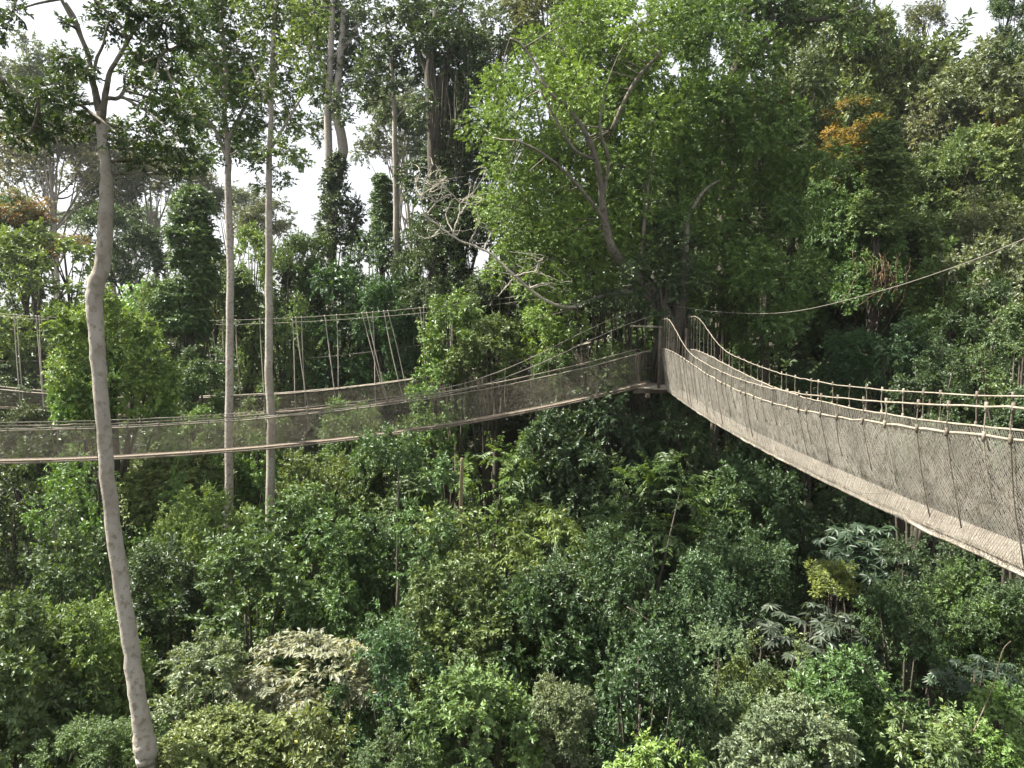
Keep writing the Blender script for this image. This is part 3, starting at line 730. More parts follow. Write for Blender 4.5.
# ---------------------------------------------------------------- the other trees and bushes
T = tree
G1 = 'trees of the valley floor below the rope bridges'
def D(py):
    return min(30.0, max(11.5, 745 * 7.6 / (py - 306)))
low = [
    # px, py, r, var, col, sq, label
    (25, 690, 78, 'thick0', 'M', .9, 'rounded mid-green tree in the bottom left corner, left of the slender trunk'),
    (92, 650, 72, 'fine0', 'L', .95, 'sunlit fine-leaved tree directly behind the lower slender trunk'),
    (215, 755, 56, 'mound0', 'L', .8, 'yellow-green bush at the bottom edge right of the swollen trunk foot'),
    (205, 690, 52, 'broad1', 'G', .8, 'silvery pale-leaved bush right of the slender trunk near its foot'),
    (60, 570, 62, 'broad2', 'M', 1., 'mid-green tree with ragged top left of the slender trunk below the bridge'),
    (118, 515, 58, 'fine1', 'L', 1.1, 'yellowish leaning tree just under the left bridge behind the slender trunk'),
    (14, 500, 62, 'broad3', 'D', 1., 'dark shaded tree under the left end of the left bridge'),
    (205, 545, 58, 'fine2', 'L', 1.1, 'bright fine-leaved tree under the left bridge, left of the pale slim trunk'),
    (170, 600, 62, 'broad0', 'D', .9, 'dark leafy tree right of the middle of the slender trunk'),
    (245, 610, 62, 'broad1', 'M', .9, 'round mid-green tree above the pale pinkish tree, on its left'),
    (175, 480, 46, 'mound1', 'L', .9, 'small light-green tree touching the left bridge deck right of the slender trunk'),
    (245, 490, 48, 'broad2', 'L', 1., 'light-green tree wrapped round the foot of the two slim trunks'),
    (312, 560, 66, 'thick1', 'M', .9, 'broad mid-green tree in the middle of the lower left canopy'),
    (322, 490, 52, 'fine0', 'L', 1., 'airy light-green tree under the middle of the left bridge'),
    (312, 668, 58, 'droopy', 'P', .62, 'pale pinkish-cream tree with drooping leaves in the lower left canopy'),
    (300, 738, 48, 'big0', 'L', .9, 'large-leaved yellow-green bush under the pale pinkish tree'),
    (385, 470, 46, 'broad0', 'M', 1., 'mid-green tree under the left bridge, left of the bare yellowish stem'),
    (398, 575, 66, 'fine1', 'M', .95, 'tall fine-leaved dark tree right of centre in the lower left canopy'),
    (390, 690, 60, 'broad1', 'B', 1., 'blue-green shaded tree right of the pale pinkish tree'),
    (455, 545, 50, 'big1', 'L', .85, 'large-leaved sunlit tree at the foot of the bare yellowish stem'),
    (455, 630, 66, 'thick1', 'M', .95, 'full mid-green tree in the lower centre, left of the hanging-vine tree'),
    (478, 715, 70, 'broad3', 'L', .85, 'wide sunlit tree at the bottom centre'),
    (500, 490, 48, 'feather0', 'L', 1., 'feathery pale tree under the left bridge right of the bare yellowish stem'),
    (545, 448, 40, 'broad1', 'D', 1., 'small dark tree pressed under the right part of the left bridge'),
    (556, 555, 52, 'droopy', 'L', 1.1, 'tree with drooping sunlit leaves below the right part of the left bridge'),
    (566, 715, 44, 'broad0', 'G', .9, 'grey-green pale bush at the bottom, right of the bottom centre tree'),
    (605, 620, 62, 'fine2', 'D', 1.1, 'dark vine-hung tree in the lower centre below the platform'),
    (605, 470, 56, 'thick1', 'B', .95, 'blue-green tree directly below the platform, on its left'),
    (655, 530, 74, 'feather1', 'M', .85, 'feathery deep-green tree with flat sprays below the platform'),
    (690, 610, 56, 'thick1', 'B', 1., 'blue-green tree right of the feathery deep-green tree, lower centre'),
    (640, 700, 52, 'broad1', 'D', 1., 'dark tree in the shade near the bottom, under the vine-hung tree'),
    (725, 485, 54, 'fine0', 'D', 1., 'dark shaded tree below the right bridge near the platform'),
    (762, 520, 50, 'broad0', 'D', 1., 'shaded open tree under the middle of the right bridge, left of the hand-leaved shrub'),
    (722, 690, 44, 'fine1', 'G', 1., 'grey-green sunlit tree right of the bottom centre shade'),
    (772, 690, 58, 'broad2', 'L', .9, 'broad pale-green tree at the bottom, left of the long bare vine'),
    (655, 765, 50, 'big0', 'Y', .8, 'yellow-green large-leaved bush at the bottom edge right of centre'),
    (848, 715, 66, 'thick0', 'M', .9, 'dense mid-green bush at the bottom right, under the hand-leaved shrub'),
    (805, 628, 50, 'palmate', 'K', .8, 'shrub of big dark hand-shaped leaves, the lower one below the right bridge'),
    (872, 548, 46, 'palmate', 'K', .8, 'shrub of big dark hand-shaped leaves close under the right bridge deck'),
    (833, 576, 30, 'open1', 'W', 1., 'small bush of yellow leaf tufts among the hand-shaped leaves'),
    (905, 645, 54, 'broad1', 'D', 1., 'dark tree in the shade below the right bridge'),
    (965, 610, 54, 'fine0', 'M', 1., 'mid-green tree under the near end of the right bridge'),
    (1000, 735, 62, 'broad3', 'L', .8, 'light-green tree in the bottom right corner'),
    (925, 750, 58, 'big1', 'L', .8, 'large-leaved glossy bush on the bottom edge at the right'),
    (975, 672, 38, 'palmate', 'K', .8, 'shrub of hand-shaped leaves at the right edge, above the corner tree'),
    (780, 760, 56, 'broad0', 'G', .8, 'silvery bush at the bottom edge below the broad pale-green tree'),
    (395, 755, 50, 'broad2', 'M', .8, 'low green bush at the bottom edge under the blue-green tree'),
    (110, 755, 60, 'fine2', 'M', .8, 'low fine-leaved bush at the bottom edge, left of the swollen trunk foot'),
    (545, 640, 52, 'broad3', 'D', 1., 'dark tree between the full mid-green tree and the vine-hung tree'),
    (680, 430, 44, 'broad0', 'D', .9, 'small dark tree round the trunk just below the platform'),
    (945, 575, 44, 'broad2', 'D', 1., 'dark bush close below the deck of the right bridge, right of the hand-leaved shrub'),
    (1015, 625, 46, 'fine2', 'D', 1., 'dark fine-leaved bush at the right edge under the right bridge'),
    (905, 600, 40, 'fine1', 'D', 1., 'dark bush between the upper hand-leaved shrub and the shaded tree below the right bridge'),
    (845, 500, 36, 'broad3', 'D', 1., 'dark bush hidden below the middle of the right bridge deck'),
    (740, 560, 44, 'fine0', 'B', 1., 'blue-green shaded tree between the feathery tree and the hand-leaved shrubs'),
    (560, 620, 44, 'column0', 'D', .7, 'dark vine-draped column left of the vine-hung tree in the lower centre'),
    (420, 520, 40, 'column1', 'M', .7, 'vine-draped column left of the bare yellowish stem'),
    (800, 500, 40, 'fine1', 'D', 1., 'small dark tree behind and below the middle of the right bridge'),
]
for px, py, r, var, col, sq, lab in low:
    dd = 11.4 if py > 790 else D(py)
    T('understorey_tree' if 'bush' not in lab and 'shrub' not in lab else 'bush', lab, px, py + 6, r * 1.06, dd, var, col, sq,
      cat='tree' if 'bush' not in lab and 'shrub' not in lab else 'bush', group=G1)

G2 = 'trees behind the left rope bridges'
back = [
    (18, 235, 42, 56, 'broad0', 'M', .9, 'flowering_tree', 'dense tree at the left edge under the spray of red-orange leaves'),
    (20, 214, 30, 55, 'open0', 'R', .8, 'flowering_tree', 'red-orange leafed crown at the left edge above the far bridge'),
    (64, 247, 20, 54, 'open1', 'R', .8, 'flowering_tree', 'small rusty-leafed bush left of the slender trunk above the far bridge'),
    (40, 285, 58, 50, 'broad1', 'L', .8, 'valley_tree', 'broad grey-green tree at the left above the far rope bridge'),
    (-5, 345, 50, 54, 'broad2', 'D', 1., 'valley_tree', 'dark tree behind the ropes at the far left'),
    (113, 352, 62, 29, 'thick0', 'Y', .85, 'bush', 'bright yellow-green dome-shaped bush between the two left bridges'),
    (80, 392, 28, 28.5, 'thick1', 'Y', .8, 'bush', 'smaller yellow-green bush at the left foot of the dome-shaped bush'),
    (140, 306, 36, 47, 'big0', 'Y', .8, 'valley_tree', 'large-leaved yellow-green tree behind the dome-shaped bush'),
    (122, 250, 40, 62, 'broad3', 'D', 1.1, 'valley_tree', 'dark tree behind the upper slender trunk at the skyline'),
    (190, 262, 46, 40, 'column0', 'M', .98, 'vine_column', 'dark column of climbing leaves left of the slim grey trunk'),
    (160, 300, 30, 41, 'fine0', 'L', 1., 'valley_tree', 'light-green tree left of the foot of the dark leaf column'),
    (215, 290, 30, 45, 'broad0', 'L', 1., 'valley_tree', 'light-green tree filling the gap right of the dark leaf column'),
    (240, 300, 30, 44, 'column1', 'M', .7, 'vine_column', 'lower green column of climbing leaves between the two slim trunks'),
    (252, 255, 24, 48, 'broad1', 'Y', 1., 'valley_tree', 'small sunlit tree at the skyline between the two slim trunks'),
    (200, 378, 34, 36, 'broad2', 'M', .9, 'valley_tree', 'low green tree right of the dome-shaped bush in front of the far bridge'),
    (165, 350, 36, 39, 'broad3', 'D', .9, 'valley_tree', 'dark tree behind the right side of the dome-shaped bush'),
    (275, 320, 42, 45, 'fine1', 'L', 1., 'valley_tree', 'light-green tree directly behind the pale slim trunk and the far bridge ropes'),
    (338, 208, 36, 53, 'cone0', 'D', 1.05, 'vine_column', 'dark cone of climbing leaves at the foot of the emergent trunk'),
    (300, 274, 38, 48, 'broad0', 'M', 1., 'valley_tree', 'green tree left of the dark leaf cone at the skyline'),
    (375, 284, 44, 48, 'broad1', 'B', 1., 'valley_tree', 'blue-green tree right of the dark leaf cone behind the ropes'),
    (383, 205, 22, 50, 'column1', 'M', .9, 'vine_column', 'narrow leafy column left of the thin white-barked trunk'),
    (418, 262, 30, 47, 'broad2', 'M', 1., 'valley_tree', 'green tree right of the thin white-barked trunk'),
    (330, 320, 50, 47, 'broad3', 'B', 1., 'valley_tree', 'blue-green tree behind the middle ropes of the far bridge'),
    (390, 330, 48, 44, 'broad0', 'B', 1., 'valley_tree', 'dark blue-green tree behind the right ropes of the far bridge'),
    (440, 275, 46, 44, 'fine2', 'D', 1., 'valley_tree', 'dark tree under the vine-draped giant'),
    (490, 250, 46, 43, 'broad1', 'D', 1., 'valley_tree', 'dark tree in the gap left of the platform tree crown'),
    (500, 300, 44, 40, 'broad2', 'D', 1., 'valley_tree', 'dark tree below the bleached bare limb'),
    (452, 325, 40, 33, 'big1', 'L', .9, 'bush', 'pale sunlit bush overhanging the right end of the far bridge'),
    (487, 345, 34, 32.5, 'broad3', 'L', .8, 'bush', 'light-green bush right of the pale sunlit bush by the far bridge'),
    (545, 335, 32, 33, 'big0', 'Y', .8, 'bush', 'yellow-green bush below the bleached bare limb beside the left bridge'),
    (610, 370, 32, 31.5, 'droopy', 'L', .9, 'bush', 'leafy bush showing through the left bridge net beside the platform'),
    (560, 378, 30, 31.5, 'broad0', 'M', .8, 'bush', 'green bush behind the left bridge net, further from the platform'),
    (440, 395, 40, 33, 'broad1', 'L', .9, 'bush', 'light bush seen through the middle of the left bridge net'),
    (350, 425, 40, 34, 'fine0', 'L', .9, 'bush', 'pale bush between the two left bridges right of the slim trunks'),
    (260, 430, 36, 33, 'broad2', 'L', .9, 'bush', 'pale bush at the foot of the slim trunks between the bridges'),
    (190, 440, 34, 32, 'broad3', 'L', .9, 'bush', 'pale bush behind the left bridge net right of the dome-shaped bush'),
    (30, 445, 40, 34, 'broad0', 'D', .9, 'bush', 'shaded bush behind the left bridge net at the left edge'),
    (600, 330, 38, 38, 'broad1', 'D', 1., 'valley_tree', 'dark tree behind the hanging roots left of the platform'),
    (640, 340, 30, 37, 'fine1', 'M', 1., 'valley_tree', 'sunlit tree seen through the platform railing'),
    (600, 70, 62, 44, 'broad0', 'M', 1., 'valley_tree', 'green tree filling the gaps behind the top of the platform tree'),
    (570, 170, 60, 43, 'broad2', 'M', 1., 'valley_tree', 'green tree behind the left half of the platform tree crown'),
    (650, 165, 60, 42, 'broad3', 'D', 1., 'valley_tree', 'dark tree behind the middle of the platform tree crown'),
    (700, 60, 60, 46, 'broad1', 'M', 1., 'valley_tree', 'green tree behind the right top of the platform tree'),
    (470, 120, 46, 52, 'fine2', 'D', 1.2, 'valley_tree', 'dark tall tree between the vine-draped giant and the platform tree'),
    (500, 40, 44, 56, 'open0', 'H', 1., 'valley_tree', 'hazy pale tree at the top, left of the platform tree crown'),
    (550, 15, 46, 52, 'open1', 'H', 1., 'valley_tree', 'hazy grey-green tree behind the top of the platform tree'),
]
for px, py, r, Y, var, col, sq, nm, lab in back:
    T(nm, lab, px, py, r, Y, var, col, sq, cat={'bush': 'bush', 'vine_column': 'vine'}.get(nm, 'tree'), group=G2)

G3 = 'hazy far trees on the left skyline'
hazy = [
    (40, 78, 36, 92, 'open0', 'H', 1.1, 'hazy round-crowned tree in the top left corner'),
    (55, 165, 78, 96, 'umbrella0', 'H', 1.0, 'flat-topped pale hazy tree with spreading bare limbs left of the slender trunk'),
    (150, 188, 60, 100, 'umbrella1', 'H', 1.0, 'flat-topped pale hazy tree with spreading limbs right of the slender trunk'),
    (110, 222, 46, 110, 'umbrella0', 'M', .8, 'lower flat-topped hazy tree behind the slender trunk'),
    (222, 205, 30, 105, 'umbrella1', 'H', .9, 'hazy spindly tree between the two slim trunks'),
    (262, 222, 32, 90, 'open0', 'H', 1., 'small hazy tree at the skyline right of the slim trunks'),
    (400, 135, 42, 80, 'open1', 'H', 1.1, 'hazy pale tree behind the thin white-barked trunk'),
    (400, 100, 30, 85, 'open0', 'H', 1., 'upper hazy crown behind the thin white-barked trunk'),
    (135, 252, 26, 95, 'open1', 'M', 1., 'hazy dark tree with bare stems behind the slender trunk'),
]
for px, py, r, Y, var, col, sq, lab in hazy:
    T('skyline_tree', lab, px, py, r, Y, var, col, sq, trunk=M_GREY, group=G3, tr=0.45 if 'flat' in lab else 0.3, limbs=14)

G4 = 'trees of the right hillside'
hill = [
    (835, 55, 66, 52, 'broad0', 'L', 1.1, 'hillside_tree', 'tall mid-green tree at the top of the hillside left of the sky gap'),
    (872, 40, 42, 58, 'fine0', 'M', 1.1, 'hillside_tree', 'fine-leaved tree at the top of the hillside touching the sky gap'),
    (905, 114, 54, 52, 'broad1', 'L', 1., 'hillside_tree', 'rounded green tree just below the sky gap on the right'),
    (985, 100, 52, 46, 'open0', 'G', 1.1, 'hillside_tree', 'greyish feathery tree at the right edge below the sky gap'),
    (1022, 40, 38, 46, 'broad2', 'D', 1., 'hillside_tree', 'dark tree in the top right corner'),
    (790, 80, 46, 44, 'fine1', 'M', 1., 'hillside_tree', 'green tree with a reddish tuft behind the forked limbs'),
    (770, 98, 20, 35, 'open0', 'R', .8, 'flowering_bush', 'small reddish tuft of leaves beside the forked dark limbs'),
    (848, 138, 33, 41, 'fine1', 'O', .6, 'flowering_bush', 'orange-yellow leafed bush on the hillside right of the platform tree'),
    (838, 168, 26, 40, 'broad2', 'W', .8, 'flowering_bush', 'yellow-green bush just under the orange-yellow leafed bush'),
    (1015, 122, 18, 44, 'open0', 'O', .7, 'flowering_bush', 'rusty orange leafed bush at the right edge of the hillside'),
    (850, 140, 38, 43.5, 'broad1', 'L', .9, 'hillside_tree', 'green tree directly behind the orange-yellow leafed bush'),
    (812, 150, 34, 44, 'fine2', 'M', 1., 'hillside_tree', 'fine-leaved tree left of the orange-yellow leafed bush'),
    (868, 150, 24, 40, 'fine0', 'W', .8, 'flowering_bush', 'yellow-green bush right of the orange-yellow leafed bush'),
    (842, 205, 38, 39, 'thick1', 'M', .9, 'hillside_tree', 'dense tree below both yellow-green bushes of the hillside'),
    (724, 280, 38, 34, 'thick0', 'M', .9, 'hillside_tree', 'dense tree directly behind the vine-wrapped trunk, on its right'),
    (835, 190, 38, 44, 'broad3', 'M', 1., 'hillside_tree', 'green tree under the orange-yellow leafed bush'),
    (882, 180, 40, 36.5, 'column0', 'L', .85, 'vine_column', 'tall light-green column of climbing leaves in the middle of the hillside'),
    (935, 135, 46, 47, 'broad0', 'G', .9, 'hillside_tree', 'broad tree right of the top of the light-green leaf column'),
    (955, 180, 50, 42, 'fine2', 'L', .9, 'hillside_tree', 'broad fine-leaved tree right of the light-green leaf column'),
    (1005, 175, 48, 40, 'broad1', 'L', .8, 'hillside_tree', 'light-topped tree at the right edge of the hillside, above the guy wire'),
    (975, 225, 50, 37, 'broad2', 'G', .7, 'hillside_tree', 'grey-green spreading tree on the right, crossed by the guy wire'),
    (905, 235, 44, 38, 'broad3', 'L', .9, 'hillside_tree', 'sunlit tree at the foot of the light-green leaf column'),
    (850, 235, 40, 42, 'fine0', 'M', 1., 'hillside_tree', 'dark tree left of the foot of the light-green leaf column'),
    (835, 295, 48, 40, 'broad0', 'M', 1., 'hillside_tree', 'shaded tree below the guy wire right of the platform tree'),
    (872, 262, 36, 37, 'thick1', 'M', .9, 'hillside_tree', 'dense tree between the light-green leaf column and the dry brown vines'),
    (905, 325, 36, 36.6, 'broad0', 'D', .9, 'hillside_tree', 'dark tree under the lower end of the dry brown vines'),
    (885, 300, 44, 39, 'broad1', 'D', 1., 'hillside_tree', 'dark tree behind the curtain of dry brown vines'),
    (955, 285, 46, 33, 'broad2', 'L', .9, 'hillside_tree', 'glossy mid-green tree below the guy wire on the right'),
    (1010, 285, 50, 31, 'broad3', 'G', .9, 'hillside_tree', 'pale speckled tree at the right edge above the right bridge'),
    (915, 345, 40, 29, 'big0', 'B', .8, 'bush', 'large-leaved bright green bush just above the right bridge'),
    (860, 365, 36, 33, 'broad0', 'B', .9, 'bush', 'dark bush behind the ropes of the right bridge near its middle'),
    (975, 350, 44, 26, 'fine1', 'D', .9, 'bush', 'dark fine-leaved bush behind the near end of the right bridge'),
    (1030, 350, 44, 22, 'broad1', 'M', .9, 'bush', 'leafy bush at the right edge behind the upper ropes of the right bridge'),
    (930, 400, 46, 24, 'broad2', 'D', .9, 'bush', 'shaded bush behind the net of the right bridge'),
    (820, 400, 44, 33, 'fine2', 'D', .9, 'bush', 'shaded bush behind the ropes of the right bridge towards the platform'),
    (745, 375, 36, 36, 'broad3', 'M', .9, 'bush', 'sunlit bush behind the right bridge ropes beside the platform'),
    (1030, 430, 46, 20, 'broad0', 'D', .9, 'bush', 'dark bush at the right edge behind the net of the right bridge'),
    (925, 18, 20, 66, 'open1', 'H', 1.2, 'hillside_tree', 'thin pale-trunked tree standing in the sky gap on the right'),
    (1014, 0, 28, 60, 'fine0', 'M', 1., 'hillside_tree', 'small dark crown above the sky gap at the top right'),
]
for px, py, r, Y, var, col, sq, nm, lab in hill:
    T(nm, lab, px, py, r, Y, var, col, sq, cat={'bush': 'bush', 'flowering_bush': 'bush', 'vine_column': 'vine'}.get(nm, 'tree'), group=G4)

# curtain of dry brown vines
c = at(886, 290, 36.0)
vr = empty('dry_vine', c + np.array([0, 0, -2.2]), 'curtain of dry brown vines hanging on the hillside above the right bridge', 'vine')
m = MB(); rr = np.random.default_rng(9)
for k in range(90):
    x = 886 + rr.normal(0, 10); y0 = 262 + rr.normal(0, 8); y1 = y0 + rr.uniform(25, 60); yy = 36 + rr.normal(0, .5)
    P = [at(x + rr.normal(0, 4), y0, yy), at(x + rr.normal(0, 5), (y0 + y1) / 2, yy - .2), at(x + rr.normal(0, 9), y1, yy)]
    m.tube(spline(P, 9) + rr.normal(0, .035, (9, 3)), 0.006 + 0.008 * rr.random(), 4)
m.build('vine_stem', M_DRYVINE, vr)

# bare yellowish stem
c = at(462, 560, 24.5)
st_ = empty('bare_stem', (c[0], c[1], float(terrain_z(c[0], c[1])) - .1), 'bare yellowish leafless tree stem rising from the foliage under the left bridge', 'tree')
m = MB()
P = [(c[0], c[1], float(terrain_z(c[0], c[1])) - .1), at(462, 560, 24.5), at(461, 500, 24.5), at(462, 458, 24.5)]
m.tube(spline(P, 20), np.linspace(.11, .05, 20), 7)
m.build('trunk', bark_material('yellow_stem', (0.24, 0.20, 0.11), (0.17, 0.14, 0.08), (0.14, 0.1, 0.06), 5.0), st_)

for lab, pts, Y, r in (('bare brown liana arching up at the lower right above the corner tree', [(972, 735), (985, 706), (992, 688), (999, 662), (1004, 648), (1011, 641)], 12.5, .011),
                       ('thin straight brown liana slanting down from the lower hand-leaved shrub', [(862, 664), (872, 678), (884, 694), (896, 706), (912, 716)], 13.0, .010),
                       ('bare brown liana slanting across the dark lower centre', [(627, 607), (642, 616), (656, 626), (664, 638), (676, 652), (692, 668), (700, 684)], 15.0, .012)):
    P = [at(a, b, Y) for a, b in pts]
    e = empty('liana', P[0], lab, 'vine'); m = MB(); m.tube(spline(P, 24), np.linspace(r, r * .55, 24), 6); m.build('stem', M_BROWN, e)

# ---------------------------------------------------------------- rope bridges
def net(m, A, B, pitch, rad, tan, k=3, segs=6, rng=None):
    """diamond netting between the curves A (bottom) and B (top), both sampled evenly along the bridge"""
    A, B = np.asarray(A), np.asarray(B)
    n = len(A)
    ln = np.concatenate([[0], np.cumsum(np.linalg.norm(np.diff((A + B) / 2, axis=0), axis=1))])
    tot = ln[-1]
    h = np.linalg.norm(B - A, axis=1).mean()
    run = h * tan
    v = np.linspace(0, 1, segs + 1)
    idx = np.arange(n)
    for sgn in (1, -1):
        for u0 in np.arange(-run, tot + run, pitch):
            u = u0 + sgn * v * run
            ok = (u >= 0) & (u <= tot)
            if ok.sum() < 2: continue
            uu, vv = u[ok], v[ok]
            f = np.interp(uu, ln, idx)
            i = np.clip(f.astype(int), 0, n - 2); t = (f - i)[:, None]
            a = A[i] * (1 - t) + A[i + 1] * t; b = B[i] * (1 - t) + B[i + 1] * t
            P = a * (1 - vv[:, None]) + b * vv[:, None]
            P = P + (rng.normal(0, .004, P.shape) if rng is not None else 0)
            m.tube(P, rad, k, cap=False)


def bridge(name, label, Cpts, nrm, hr, wr, wd, cab, pitch, crad, mats, ties=40, tie_top=None, seed=1, planks=True, tan=1.0):
    """Cpts: (n,3) deck centre line; nrm: unit horizontal normal to the near side; hr: (n,) rail height over the deck; wr/wd half widths at rail and deck;
    cab: {'near': (n,) height over deck, 'far': ...}"""
    rng = np.random.default_rng(seed)
    root = empty(name, Cpts[len(Cpts) // 2], label, 'rope bridge')
    n = len(Cpts); nrm = np.asarray(nrm, float); up = np.array([0, 0, 1.0])
    s_len = np.linalg.norm(np.diff(Cpts, axis=0), axis=1).sum()
    # deck boards end to end, 
    m = MB()
    tang = unit(np.gradient(Cpts, axis=0))
    nb = int(s_len / 2.1)
    for b in range(nb):
        i0, i1 = b * (n - 1) / nb, (b + 1) * (n - 1) / nb
        p0 = Cpts[int(i0)] + (Cpts[min(n - 1, int(i0) + 1)] - Cpts[int(i0)]) * (i0 % 1)
        p1 = Cpts[int(min(i1, n - 1))] if i1 >= n - 1 else Cpts[int(i1)] + (Cpts[int(i1) + 1] - Cpts[int(i1)]) * (i1 % 1)
        ux = unit(p1 - p0); uy = unit(np.cross(up, ux)); uz = np.cross(ux, uy)
        m.box((p0 + p1) / 2 + uz * (0.03 + 0.006 * (b % 2)), np.linalg.norm(p1 - p0) + 0.12, wd * 1.75 , 0.035, ux, uy, uz)
    m.build('deck_board', mats['wood'], root, smooth=False)
    # ladder rails and rungs under the boards
    m = MB()
    for sg in (-1, 1):
        m.tube(Cpts + nrm * sg * wd * 0.92 - up * 0.02 + rng.normal(0, .006, Cpts.shape), 0.028, 6)
    for i in np.linspace(1, n - 2, int(s_len / 0.45)):
        p = Cpts[int(i)]
        m.tube([p - nrm * wd * 0.92 - up * .02, p + nrm * wd * 0.92 - up * .02], 0.018, 5)
    m.build('ladder', mats['wood'], root)
    for side, sg in (('near', 1), ('far', -1)):
        E = Cpts + nrm * sg * wd
        sag = 0.05 * np.abs(np.sin(np.arange(n) * 0.9))
        T_ = Cpts + nrm * sg * wr + up * hr[:, None]
        m = MB(); net(m, E - up * 0.03, T_, pitch, crad, tan, rng=rng); m.build('net', mats['net'], root)
        m = MB(); m.tube(T_ + rng.normal(0, .006, T_.shape), mats['rail_r'], 7, 0.14, rng); m.build('hand_rope', mats['rope'], root)
        K = Cpts + nrm * sg * (wr + 0.02) + up * cab[side][:, None]
        m = MB(); m.tube(K + rng.normal(0, .005, K.shape), mats['cab_r'], 6, 0.12, rng); m.build('support_cable', mats['cable'], root)
        if ties:
            for j in range(ties):
                f = (j + 0.5 + rng.uniform(-.28, .28)) * (n - 1) / ties
                i = min(n - 2, int(f)); t = f - i
                L_ = lambda a: a[i] * (1 - t) + a[i + 1] * t
                top, rail, deck = L_(K), L_(T_), L_(E)
                mm = MB()
                dx = tang[i] * rng.normal(0, .05)
                drop = rng.uniform(.35, 1.0)
                foot = rail + (deck - rail) * drop + dx + nrm * sg * 0.02
                mid_ = rail + nrm * sg * 0.025
                mm.tube(spline([top + up * .02, (top + mid_) / 2 + dx * .4, mid_, (mid_ + foot) / 2 + dx * .6 + nrm * sg * .012, foot], 12), mats['tie_r'] * rng.uniform(.8, 1.2), 5)
                for q in (top, mid_):     # knots
                    mm.tube([q - up * 0.045, q + up * 0.045], mats['tie_r'] * 2.2, 6)
                mm.build('tie_rope', mats['tie'] if rng.random() < .6 else mats['rope'], root)
    return root


# right bridge: runs away from the eye to the platform
ya = np.linspace(-1.0, 30.0, 90)
dk = [on_line_x(px, py, 4.10, 0.073) for px, py in ((667, 389), (700, 411), (750, 441), (800, 470), (880, 510), (950, 535), (1024, 560))]
rl = [on_line_x(px, py, 3.82, 0.073) for px, py in ((661, 349), (683, 359), (700, 369), (739, 387), (777, 405), (812, 416), (860, 425), (900, 430), (940, 433), (1000, 432), (1024, 430))]
dy = np.array([[p[1], p[2]] for p in dk] + [[0.0, CZ - 1.8], [-1, CZ - 1.65]]); ry = np.array([[p[1], p[2]] for p in rl] + [[0.0, CZ - .68], [-1, CZ - .53]])
dz = np.polyval(np.polyfit(dy[:, 0], dy[:, 1], 3), ya); rz_ = np.polyval(np.polyfit(ry[:, 0], ry[:, 1], 4), ya)
Cr = np.stack([4.10 + 0.22 + 0.073 * ya, ya, dz], 1)
far_end = ss(ya, 21, 28.5)
MR = dict(wood=M_WOOD, net=M_NET, rope=M_ROPE, cable=M_ROPE, tie=M_DARKROPE, rail_r=0.0135, cab_r=0.0105, tie_r=0.0075)
bridge('rope_bridge', 'netted rope bridge running from the lower right up to the platform, its plank deck sunlit', Cr, (-0.9973, 0.0728, 0), rz_ - dz, 0.50, 0.27,
       {'near': rz_ - dz + 0.27 + 0.9 * far_end ** 1.6, 'far': rz_ - dz + 0.36 + 0.9 * far_end ** 1.6}, 0.043, 0.0025, MR, ties=46, seed=31)

# left bridge: runs from the platform to the left
xa = np.linspace(-26.0, 5.4, 100)
A_, B_ = 27.99, 0.394
dk = [on_line_y(px, py, A_, B_) for px, py in ((0, 461), (100, 460), (200, 455), (270, 449), (400, 432), (512, 414), (600, 396), (640, 386))]
rl = [on_line_y(px, py, A_ - .3, B_) for px, py in ((0, 429), (135, 428), (200, 424), (270, 419), (400, 401), (512, 382), (580, 369), (640, 352))]
dy = np.array([[p[0], p[2]] for p in dk] + [[-26, CZ - 3.6]]); ry = np.array([[p[0], p[2]] for p in rl] + [[-26, CZ - 2.5]])
dz = np.polyval(np.polyfit(dy[:, 0], dy[:, 1], 3), xa); rz_ = np.polyval(np.polyfit(ry[:, 0], ry[:, 1], 3), xa)
nl = np.array([0.3666, -0.9304, 0])
Cl = np.stack([xa, A_ + B_ * xa + 0.22, dz], 1)
fe = ss(xa, -4, 5.4)
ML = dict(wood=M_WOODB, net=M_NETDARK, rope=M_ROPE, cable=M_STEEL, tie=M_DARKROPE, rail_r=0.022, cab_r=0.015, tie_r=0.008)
bridge('rope_bridge', 'sagging netted rope bridge from the left edge to the platform, before the slim trunks', Cl, nl, rz_ - dz, 0.5, 0.22,
       {'near': rz_ - dz + 0.06 + 1.3 * fe ** 1.5, 'far': rz_ - dz + 0.10 + 1.5 * fe ** 1.5}, 0.074, 0.0029, ML, ties=44, seed=32)

# far bridge: further back, hung from high cables
xf = np.linspace(-34.0, 6.6, 100)
A_, B_ = 38.5, -0.216
rl = [on_line_y(px, py, A_, B_) for px, py in ((0, 390), (100, 393), (200, 399), (270, 397), (350, 388), (430, 375), (512, 360), (600, 342))]
ry = np.array([[p[0], p[2]] for p in rl]); rz_ = np.polyval(np.polyfit(ry[:, 0], ry[:, 1], 3), xf)
up_ = [on_line_y(px, py, A_, B_) for px, py in ((0, 314), (60, 317), (170, 319), (300, 318), (360, 315), (430, 308), (512, 296))]
uy = np.array([[p[0], p[2]] for p in up_]); uz_ = np.polyval(np.polyfit(uy[:, 0], uy[:, 1], 2), xf)
hr = np.interp(xf, [-34, -12, 6], [1.22, 1.05, 1.0])
nf = np.array([-0.211, -0.9775, 0])
Cf = np.stack([xf, A_ + B_ * xf + 0.3, rz_ - hr], 1)
MF = dict(wood=M_WOODB, net=M_NETDARK, rope=M_ROPE, cable=M_STEEL, tie=M_DARKROPE, rail_r=0.04, cab_r=0.018, tie_r=0.009)
